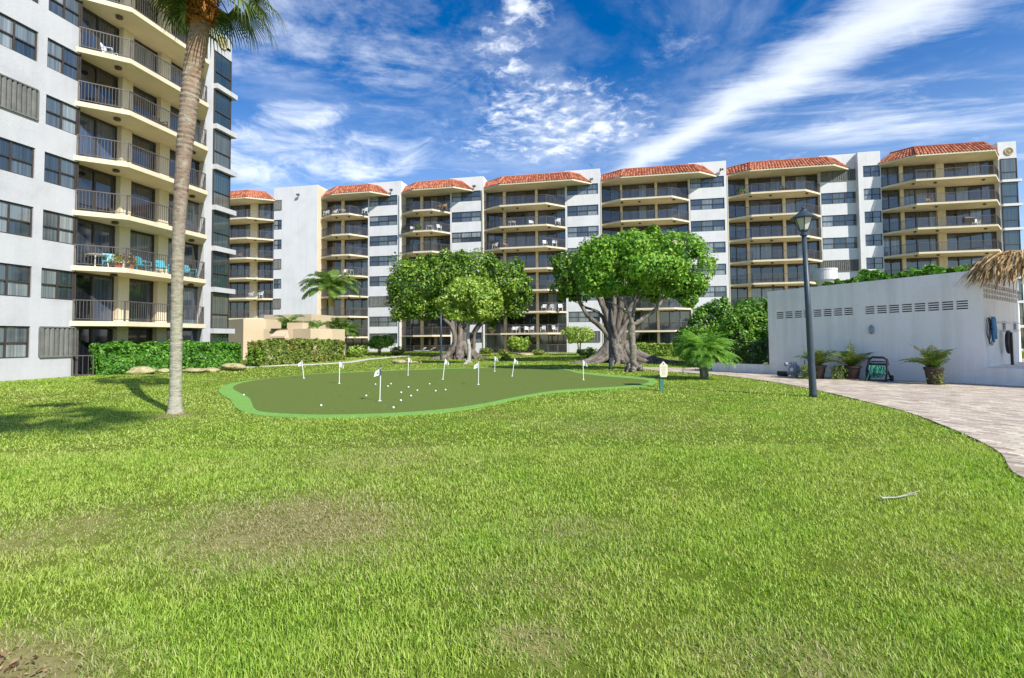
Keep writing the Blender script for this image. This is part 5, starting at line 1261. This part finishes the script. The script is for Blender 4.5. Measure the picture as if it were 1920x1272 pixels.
def meter():
    b = np.array(gnd(1490, 708)); t = thing('gas_meter', (*b, .022), 'grey round utility meter with pipes at the foot of the white wall', 'utility meter')
    def pt(u, d, z): p = b+wd*u+wn*d; return np.array((p[0], p[1], .022+z))
    m = MB(); c = pt(0, 0, .34); m.ball(c, .26, 16, 10, (1, 1, 1.05)); m.lathe(pt(0, 0, 0), [(.16, .0), (.14, .14)], 12); m.build('body', 'grey_metal', t, smooth=True)
    m = MB()
    for u in (-.1, 0, .1): m.tube([pt(u, .05, .52), pt(u, .05, .72)], .03, 7)
    m.tube([pt(-.1, .05, .64), pt(-.35, .05, .60), pt(-.35, -.1, .60)], .03, 7); m.ball(pt(-.33, .08, .58), .11, 10, 7); m.tube([pt(.2, 0, .3), pt(.42, -.05, .12), pt(.42, -.1, .8)], .025, 7); m.build('pipe', 'grey_metal', t)
    m = MB(); m.obox(pt(-.07, .255, .28), (*(wd*.12), 0), (*(wn*.015), 0), (0, 0, .15)); m.build('tag_plate', 'white_plastic', t)
    b2 = np.array(gnd(1468, 706)); m = MB(); p = lambda u: (b2[0]+wd[0]*u, b2[1]+wd[1]*u, .022+.115)
    m.tube([p(-.25), p(-.23), p(.23), p(.25)], [.08, .115, .115, .08], 14); tag(m.build('black_canister', 'black_plastic', None, (b2[0], b2[1], .022)), 'short black cylinder lying on the pavers left of the grey meter', 'canister')
meter()
def alcove_things():
    rf = np.array(WR); bk = -wn
    def pt(u, o, z): p = rf+bk*u+wd*o; return np.array((p[0], p[1], z))
    # coiled hose and blue cloth hung on pipes
    t = thing('hose_coil', pt(.5, .1, 2.0), 'dark hose looped on the alcove wall with a blue hose bundle', 'hose')
    m = MB()
    for k, (cu, cz, ru, rz) in enumerate(((.55, 2.15, .42, .42), (.62, 2.05, .36, .52), (.7, 1.85, .34, .36))):
        m.tube([pt(cu+ru*cos(w), .06+.02*k, cz+rz*sin(w)) for w in np.linspace(0, 2*pi, 30)], .013, 6)
    m.build('loop', 'black_plastic', t)
    m = MB()
    for k in range(7): m.tube([pt(.95+.05*k+random.uniform(-.03, .03), .10+.02*(k % 3), 2.62-random.uniform(0, .1)), pt(.93+.06*k, .13, 2.2), pt(.97+.06*k+random.uniform(-.05, .1), .12, 1.75+random.uniform(-.15, .15))], [.03, .05, .04], 7)
    m.build('hose_bundle', 'hose_blue', t)
    t = thing('water_pipes', pt(1.0, .05, 2.2), 'pair of white pipes running along the alcove wall', 'pipe')
    m = MB(); m.tube([pt(.9, .06, 2.42), pt(6.5, .06, 2.42)], .025, 8); m.tube([pt(1.1, .06, 2.10), pt(6.5, .06, 2.10)], .025, 8); m.build('pipe', 'pipe_white', t)
    for u in (1.2, 3.4, 5.6): m = MB(); m.box(*(lambda a: (a[0]-.04, a[0]+.04, a[1]-.04, a[1]+.04, 2.05, 2.47))(pt(u, .03, 0))); m.build('bracket', 'grey_metal', t)
    t = thing('shower_fixture', pt(3.0, .3, .66), 'dark round water fixture on a stand in the alcove at the right edge', 'water fixture')
    m = MB(); m.tube([pt(3.0, .3, .66), pt(3.0, .3, 2.0)], .05, 8); m.build('stand', 'brown_plastic', t)
    m = MB(); c = pt(3.0, .22, 1.6); K = 20; m.tube([c+np.array((*bk, 0))*.3*cos(w)+np.array((0, 0, .42*sin(w))) for w in np.linspace(0, 2*pi, K)], .07, 8); m.build('ring', 'black_plastic', t)
alcove_things()
def fallen():
    b = gnd(1652, 943); e = gnd(1722, 938); m = MB(); b = np.array(b); e = np.array(e)
    m.tube([(*b, .055), (*(b*.6+e*.4), .05), (*e, .075)], [.022, .013, .004], 7, flat=.5); m.tube([(*(b*.5+e*.5), .055), (*(e+np.array((.05, .06))), .09)], [.008, .003], 5)
    tag(m.build('palm_stem', 'light_bark', None, (*b, 0)), 'pale fallen palm stem lying on the right of the lawn', 'palm stem')
fallen()

# ================================================================== BALCONY FURNITURE
def make_chair(mat, kind='armchair'):
    t = bpy.data.objects.new('patio_chair', None); COL.objects.link(t)
    m = MB(); m.box(-.25, .25, -.24, .24, .40, .45); m.build('seat', mat, t)
    m = MB(); m.obox((-.25, .20, .44), (.5, 0, 0), (0, .04, 0), (0, .10, .45)); m.build('backrest', mat, t)
    m = MB()
    for s in (-.27, .27): m.tube([(s, -.22, .42), (s, -.22, .64), (s, .26, .66)], .024, 6)
    m.build('armrest', mat, t)
    for x in (-.23, .23):
        for y in (-.22, .22): m = MB(); m.tube([(x, y, .42), (x*1.1, y*1.1, 0)], .022, 6); m.build('leg', mat, t)
    return t
def make_table(mat):
    t = bpy.data.objects.new('patio_table', None); COL.objects.link(t)
    m = MB(); m.lathe((0, 0, .70), [(.5, 0), (.52, .03), (.02, .035)], 18); m.build('tabletop', mat, t)
    for x in (-.3, .3):
        for y in (-.3, .3): m = MB(); m.tube([(x, y, .70), (x*1.2, y*1.2, 0)], .025, 6); m.build('leg', mat, t)
    return t
PROTO = {}
def place(kind, mat, x, y, z, rz, label):
    key = (kind, mat)
    if key not in PROTO: o = PROTO[key] = (make_chair if kind == 'chair' else make_table)(mat)
    else: o = dup(PROTO[key])
    o.location = (x, y, z); o.rotation_euler = (0, 0, rz); tag(o, label, 'chair' if kind == 'chair' else 'table', 'balcony chairs' if kind == 'chair' else 'balcony tables')
def place_far(unit, kind, mat, px, k, label, rz=None, depth=.9):
    u = FURN[unit]; Y = u['Yf']+depth; z = u['zf'][k]+.002; x = on_Y(px, 636-(z-1.9)*14.5, Y); place(kind, mat, x, Y, z, random.uniform(-.6, .6) if rz is None else rz, label)
def place_left(kind, mat, px, k, label, rz, dx=-.9):
    X = LBF+dx; z = LZ[k]+.002; y = on_X(px, 636-(z-1.9)*33, X); place(kind, mat, X, y, z, rz, label)
for px, lab, rz in ((203, 'turquoise chair, first from the left on the near building balcony', .9), (270, 'turquoise chair just right of the flower pots on the near balcony', 1.9), (303, 'turquoise chair left of the palm trunk on the near balcony', 1.2), (356, 'turquoise chair right of the palm trunk on the near balcony', 1.6)):
    place_left('chair', 'teal_plastic', px, 2, lab, rz, -.9 if px > 240 else -1.5)
place_left('table', 'white_plastic', 180, 2, 'pale round table at the left end of the near balcony with turquoise chairs', 0, -1.75)
place_left('chair', 'dark_wicker', 208, 5, 'black chair on the near building balcony two floors below the roof', 2.2, -1.4)
place_left('chair', 'white_plastic', 205, 6, 'light chair on the upper left balcony of the near building', 2.0, -1.4)
place_left('chair', 'dark_wicker', 300, 5, 'low dark chair halfway along the near balcony two floors below the roof', 1.6, -.8)
for args in (('B', 'chair', 'white_plastic', 612, 7, 'white chair at the left corner of the top balcony beside the blank wall'), ('B', 'chair', 'white_plastic', 627, 7, 'low white chair second from left on the top balcony beside the blank wall'), ('B', 'table', 'white_plastic', 641, 7, 'white table on the top balcony beside the blank wall'), ('B', 'chair', 'white_plastic', 684, 7, 'white chair at the right end of the top balcony beside the blank wall'),
  ('B', 'table', 'white_plastic', 656, 4, 'white table on the balcony above the coconut palm crown'), ('B', 'chair', 'white_plastic', 648, 4, 'white chair next to the white table above the coconut palm'),
  ('C', 'chair', 'dark_wicker', 765, 7, 'dark chair at the left of the top balcony of the third bay'), ('C', 'chair', 'tan_wicker', 822, 7, 'brown chair left of another on the top balcony of the third bay'), ('C', 'chair', 'tan_wicker', 834, 7, 'brown chair at the right end of the top balcony of the third bay'),
  ('C', 'chair', 'dark_wicker', 757, 6, 'dark chair at the left corner one floor below the third bay roof'), ('C', 'chair', 'white_plastic', 773, 6, 'white chair left of the green plant one floor below the third bay roof'), ('C', 'table', 'white_plastic', 806, 6, 'low white table one floor below the third bay roof'), ('C', 'chair', 'white_plastic', 823, 6, 'white chair right of the low white table below the third bay roof'),
  ('D', 'table', 'white_plastic', 960, 6, 'white table left of the pillar one floor below the middle roof'), ('D', 'chair', 'white_plastic', 996, 6, 'white chair beside the pillar one floor below the middle roof'), ('D', 'chair', 'white_plastic', 1046, 6, 'white chair at the right end one floor below the middle roof'),
  ('D', 'chair', 'white_plastic', 928, 5, 'white chair left of the first pillar two floors below the middle roof'), ('D', 'chair', 'tan_wicker', 948, 5, 'beige chair in front of the first pillar two floors below the middle roof'), ('D', 'chair', 'white_plastic', 1022, 5, 'white chair with low seat two floors below the middle roof, right part'), ('D', 'chair', 'white_plastic', 1040, 5, 'white chair at the far right two floors below the middle roof'),
  ('D', 'chair', 'white_plastic', 1020, 2, 'white chair left of three on the balcony right of the left banyan'), ('D', 'chair', 'white_plastic', 1034, 2, 'white chair in the middle of three right of the left banyan'), ('D', 'chair', 'white_plastic', 1051, 2, 'white chair right of three on the balcony right of the left banyan'),
  ('D', 'table', 'white_plastic', 979, 1, 'white dining table on the second floor middle balcony'), ('D', 'chair', 'white_plastic', 964, 1, 'white dining chair left of the second floor dining table'), ('D', 'chair', 'white_plastic', 972, 1, 'white dining chair behind the left side of the second floor dining table'), ('D', 'chair', 'white_plastic', 988, 1, 'white dining chair behind the right side of the second floor dining table'), ('D', 'chair', 'white_plastic', 996, 1, 'white dining chair right of the second floor dining table'),
  ('D', 'chair', 'white_plastic', 1018, 1, 'white lounge chair just right of the pillar on the second floor middle balcony'), ('D', 'chair', 'white_plastic', 1040, 1, 'white lounge chair at the right end of the second floor middle balcony'),
  ('F', 'chair', 'dark_wicker', 1470, 7, 'dark chair by the pillar on the top balcony of the bay above the lamp post'), ('F', 'chair', 'dark_wicker', 1482, 7, 'dark chair right of another on the top balcony above the lamp post'), ('A', 'chair', 'white_plastic', 470, 3, 'white chair on the far left balcony above the beige building'), ('A', 'chair', 'white_plastic', 488, 3, 'white chair right of the wide pillar on the far left balcony'), ('A', 'chair', 'tan_wicker', 448, 5, 'pale chair on the far left balcony two floors below its roof'),
  ('G', 'chair', 'white_plastic', 1832, 5, 'white chair beside the black grill on the right end balcony'), ('G', 'chair', 'tan_wicker', 1745, 6, 'brown chair on the right end balcony one floor below the roof')):
    place_far(*args)
def lounge(label, px):
    u = FURN['C']; Y = u['Yf']+.7; z = u['zf'][0]; x = on_Y(px, 660, Y); t = thing('sun_lounger', (x, Y, z), label, 'sun lounger', 'pale loungers on the ground floor terrace')
    m = MB(); m.box(x-.75, x+.35, Y-.3, Y+.3, z+.32, z+.40); m.build('seat', 'white_plastic', t); m = MB(); m.obox((x+.35, Y-.3, z+.34), (.55, 0, .35), (0, .6, 0), (-.04, 0, .07)); m.build('backrest', 'white_plastic', t)
    for dx in (-.65, .3):
        for dy in (-.25, .25): m = MB(); m.tube([(x+dx, Y+dy, z), (x+dx, Y+dy, z+.33)], .025, 6); m.build('leg', 'white_plastic', t)
lounge('pale sun lounger left of the pillar on the ground floor terrace', 786); lounge('pale sun lounger right of the pillar on the ground floor terrace', 803)
def planter(label, pos, r, h, leafm, n, size, flowers=0):
    t = thing('potted_plant', pos, label, 'potted plant'); m = MB(); m.lathe(pos, [(r*.7, 0), (r, h), (r*.9, h), (.01, h*.95)], 12); m.build('pot', 'roof_tile', t)
    crown('foliage', [(pos[0], pos[1], pos[2]+h+r*.9, r*1.7, r*1.7, r*1.3)], n, size, leafm, t, lscale=3)
    if flowers:
        p = np.array(pos)+np.array((0, 0, h+r*1.4))+rng.normal(size=(flowers, 3))*r*.8; V, q = leaf_mesh(p, rng.normal(size=(flowers, 3)), np.full(flowers, .09), .7); org = wloc(t); link('flowers', raw_mesh('flowers', V-org, [q], 'flower_orange'), t, org)['kind'] = 'stuff'
def far_pos(unit, px, k, d=.6):
    u = FURN[unit]; Y = u['Yf']+d; z = u['zf'][k]+.002; return (on_Y(px, 636-(z-1.9)*14.5, Y), Y, z)
planter('leafy plant with red pot on the top balcony above the lamp post', far_pos('F', 1390, 7, 1.5), .28, .4, 'leaf_bright', 160, .22, 20)
planter('spiky green potted plant one floor below the third bay roof', far_pos('C', 784, 6), .25, .3, 'frond_green', 150, .25)
planter('potted plant at the left end of the second floor middle balcony', far_pos('D', 922, 1, 1.4), .25, .3, 'leaf_pale', 150, .22, 15)
planter('small dark potted plant at the middle of the top balcony above the lamp post', far_pos('F', 1448, 7), .16, .2, 'leaf_banyan', 90, .15)
for px, lab in ((222, 'pink flowering pot left of the pillar edge on the near balcony'), (244, 'orange flowering pot at the corner of the near balcony')):
    X = LBF-.55; z = LZ[2]+.002; planter(lab, (X, on_X(px, 495, X), z), .2, .28, 'leaf_mixed', 140, .13, 60)
def grill():
    p = far_pos('G', 1818, 5, .8); t = thing('barbecue_grill', p, 'black barbecue grill on the right end balcony', 'grill'); x, y, z = p
    m = MB(); m.box(x-.45, x+.45, y-.28, y+.28, z+.45, z+.85); m.build('body', 'black_plastic', t); m = MB(); m.tube([(x-.45, y, z+.86), (x+.45, y, z+.86)], .27, 12); m.build('lid', 'black_plastic', t)
    for dx in (-.38, .38):
        for dy in (-.2, .2): m = MB(); m.tube([(x+dx, y+dy, z), (x+dx, y+dy, z+.46)], .025, 6); m.build('leg', 'black_plastic', t)
grill()

# ================================================================== SKY AND LIGHT
W = bpy.data.worlds.new('World'); SC.world = W; W.use_nodes = True; nt = W.node_tree; nt.nodes.clear()
EL = R(41); AZ = math.atan2(SUN_H[0], SUN_H[1])
def sky():
    out = nt.nodes.new('ShaderNodeOutputWorld'); bg = nt.nodes.new('ShaderNodeBackground'); bg.inputs[1].default_value = SKY_STRENGTH
    sk = nt.nodes.new('ShaderNodeTexSky'); sk.sky_type = 'NISHITA'; sk.sun_disc = False; sk.sun_elevation = EL; sk.sun_rotation = AZ; sk.air_density = 1.0; sk.dust_density = .3; sk.ozone_density = 2.5; sk.altitude = 0
    hs = N(nt, 'ShaderNodeHueSaturation', i_Hue=.509, i_Saturation=1.6, i_Value=.52); nt.links.new(sk.outputs[0], hs.inputs['Color'])
    tc = nt.nodes.new('ShaderNodeTexCoord'); sp = nt.nodes.new('ShaderNodeSeparateXYZ'); nt.links.new(tc.outputs['Generated'], sp.inputs[0])
    def mt(op, a, b=None, c=None, clamp=False):
        n = N(nt, 'ShaderNodeMath', operation=op); n.use_clamp = clamp
        for i, v in enumerate((a, b, c)):
            if v is None: continue
            if hasattr(v, 'links'): nt.links.new(v, n.inputs[i])
            else: n.inputs[i].default_value = v
        return n.outputs[0]
    z = mt('MAXIMUM', sp.outputs[2], .02); zz = mt('ADD', z, .06); U = mt('DIVIDE', sp.outputs[0], zz); V = mt('DIVIDE', sp.outputs[1], zz)
    cv = nt.nodes.new('ShaderNodeCombineXYZ'); nt.links.new(U, cv.inputs[0]); nt.links.new(V, cv.inputs[1]); pl = cv.outputs[0]
    def uv(px, py):
        d = np.array(P(px, py, 1.0))-np.array((0, 0, CAM_H)); d /= np.linalg.norm(d); return d[0]/(d[2]+.06), d[1]/(d[2]+.06)
    def nz(scale, detail=5, rough=.6, vec=pl, dist=0, off=(0, 0, 0), rot=0, sc=(1, 1, 1)):
        mp = N(nt, 'ShaderNodeMapping'); mp.inputs['Location'].default_value = off; mp.inputs['Rotation'].default_value = (0, 0, rot); mp.inputs['Scale'].default_value = sc; nt.links.new(vec, mp.inputs['Vector'])
        return noise(nt, scale, detail, rough, mp.outputs[0], dist)
    def sm(x, a, b, lo=0.0, hi=1.0):
        n = N(nt, 'ShaderNodeMapRange', interpolation_type='SMOOTHSTEP', i_1=a, i_2=b, i_3=lo, i_4=hi); nt.links.new(x, n.inputs[0]); return n.outputs[0]
    def blob(px, py, rx_px, ry_px, soft=1.0):
        c = uv(px, py); e1 = uv(px+rx_px, py); e2 = uv(px, py-ry_px)
        A = np.array([[e1[0]-c[0], e2[0]-c[0]], [e1[1]-c[1], e2[1]-c[1]]]); I = np.linalg.inv(A)
        du, dv = mt('SUBTRACT', U, c[0]), mt('SUBTRACT', V, c[1])
        a = mt('ADD', mt('MULTIPLY', du, I[0, 0]), mt('MULTIPLY', dv, I[0, 1])); b = mt('ADD', mt('MULTIPLY', du, I[1, 0]), mt('MULTIPLY', dv, I[1, 1]))
        return mt('ADD', mt('POWER', mt('ABSOLUTE', a), 2), mt('POWER', mt('ABSOLUTE', b), 2))      # 1 at the rim
    # long feathered cirrus streak
    a0 = np.array(uv(1200, 305)); a1 = np.array(uv(1690, 20)); d = (a1-a0)/np.linalg.norm(a1-a0); Ls = np.linalg.norm(a1-a0); nn = np.array((-d[1], d[0])); ang = math.atan2(d[1], d[0])
    su = mt('ADD', mt('MULTIPLY', mt('SUBTRACT', U, float(a0[0])), float(d[0])), mt('MULTIPLY', mt('SUBTRACT', V, float(a0[1])), float(d[1])))
    sv = mt('ADD', mt('MULTIPLY', mt('SUBTRACT', U, float(a0[0])), float(nn[0])), mt('MULTIPLY', mt('SUBTRACT', V, float(a0[1])), float(nn[1])))
    wob = nz(2.6, 6, .62, rot=-ang+.5, sc=(1, 1, 1), dist=.4); fea = nz(7.0, 6, .68, rot=-ang-.75, sc=(.35, 1.6, 1))
    hw = mt('MULTIPLY_ADD', su, .055, .095)
    dist = mt('DIVIDE', mt('ABSOLUTE', mt('ADD', sv, mt('MULTIPLY_ADD', wob, .22, -.11))), mt('MAXIMUM', hw, .04))
    streak = mt('MULTIPLY', sm(mt('ADD', dist, mt('MULTIPLY_ADD', fea, 2.0, -1.0)), 1.6, .0), .88)
    streak = mt('MULTIPLY', streak, sm(su, -.5, .15)); streak = mt('MULTIPLY', streak, mt('MULTIPLY_ADD', fea, .55, .55, True))
    # puffy altocumulus trail in the middle
    puff = nz(15, 6, .62, dist=.35); puff2 = nz(3.0, 4, .6)
    mid = mt('MAXIMUM', sm(blob(1060, 225, 170, 95), 1.6, .1), mt('MAXIMUM', sm(blob(950, 95, 70, 95), 1.6, .0), mt('MAXIMUM', sm(blob(990, 15, 60, 60), 1.6, .0), sm(blob(985, 270, 140, 50), 1.5, .2, 0, .8))))
    pm = mt('MULTIPLY', sm(mt('MULTIPLY_ADD', mid, .24, mt('MULTIPLY_ADD', puff2, .5, puff)), .86, 1.30), sm(mid, .0, .6))
    # lower left soft clouds
    soft = nz(3.6, 8, .66, dist=.6); lm = mt('MAXIMUM', sm(blob(640, 300, 190, 60), 1.5, .2), mt('MAXIMUM', sm(blob(560, 215, 95, 40), 1.3, .2), sm(blob(470, 300, 120, 60), 1.5, .3)))
    lc = mt('MULTIPLY', sm(mt('MULTIPLY_ADD', lm, .22, soft), .52, 1.0), .85)
    # veils
    veil = nz(1.3, 8, .68, off=(3, 1, 0), dist=.6); grain = nz(14, 4, .6)
    vm = mt('MAXIMUM', sm(blob(640, 90, 330, 150), 1.6, .1), sm(blob(1000, 240, 330, 130), 1.6, .1, 0, .6))
    vl = mt('MULTIPLY', mt('MULTIPLY', vm, sm(mt('MULTIPLY_ADD', grain, .25, veil), .48, .85)), .55)
    rv = nz(2.1, 7, .62, rot=-ang+.35, sc=(.45, 1.7, 1), off=(1.7, .3, 0), dist=.4)
    rm = sm(blob(1700, 210, 420, 110), 1.5, .2); rc = mt('MULTIPLY', mt('MULTIPLY', rm, sm(rv, .42, .74)), .7)
    hz = sm(z, .50, .16, 0, .26)
    gen = mt('MULTIPLY', sm(nz(1.0, 7, .6, off=(9, 4, 0), dist=.5), .52, .8), .35)
    tot = mt('MAXIMUM', streak, pm)
    for q in (lc, vl, rc, hz, gen): tot = mt('SUBTRACT', mt('ADD', tot, q), mt('MULTIPLY', tot, q))
    tot = mt('MULTIPLY', tot, .96, None, True)
    col = mixc(nt, tot, hs.outputs[0], CLOUD)
    nt.links.new(col, bg.inputs[0]); nt.links.new(bg.outputs[0], out.inputs[0])
SKY_STRENGTH = .15; CLOUD = (4.3, 4.5, 4.8)
sky()
sd = bpy.data.lights.new('Sun', 'SUN'); sd.energy = 3.1; sd.angle = R(.55); sd.color = (1, .955, .88)
so = bpy.data.objects.new('sun', sd); COL.objects.link(so)
from mathutils import Vector, Matrix
sv = Vector((SUN_H[0]*cos(EL), SUN_H[1]*cos(EL), sin(EL))); so.rotation_euler = sv.to_track_quat('Z', 'Y').to_euler(); so.location = sv*60

# ================================================================== CAMERA
cd = bpy.data.cameras.new('Camera'); cam = bpy.data.objects.new('camera', cd); COL.objects.link(cam); SC.camera = cam
cd.sensor_width = 36; cd.lens = 36*F_PX/1920; cd.clip_end = 4000; cd.clip_start = .05
cd.shift_y = (CY-636)/1920
right = Vector((ca, sa, 0)); f0 = Vector((-sa, ca, 0)); up0 = Vector((0, 0, 1))
fwd = f0*cos(PITCH)+up0*sin(PITCH); up = up0*cos(PITCH)-f0*sin(PITCH)
# image turned anticlockwise by ROLL
r2 = right*cos(ROLL)-up*sin(ROLL); u2 = up*cos(ROLL)+right*sin(ROLL)
mw = Matrix(((r2.x, u2.x, -fwd.x, 0), (r2.y, u2.y, -fwd.y, 0), (r2.z, u2.z, -fwd.z, CAM_H), (0, 0, 0, 1))); cam.matrix_world = mw
vs = SC.view_settings; vs.view_transform = 'Standard'; vs.look = 'None'; vs.gamma = 1; vs.exposure = 1.0
SC.cycles.max_bounces = 6; SC.cycles.diffuse_bounces = 4; SC.cycles.glossy_bounces = 3; SC.cycles.transmission_bounces = 3; SC.cycles.transparent_max_bounces = 4
SC.cycles.use_denoising = True
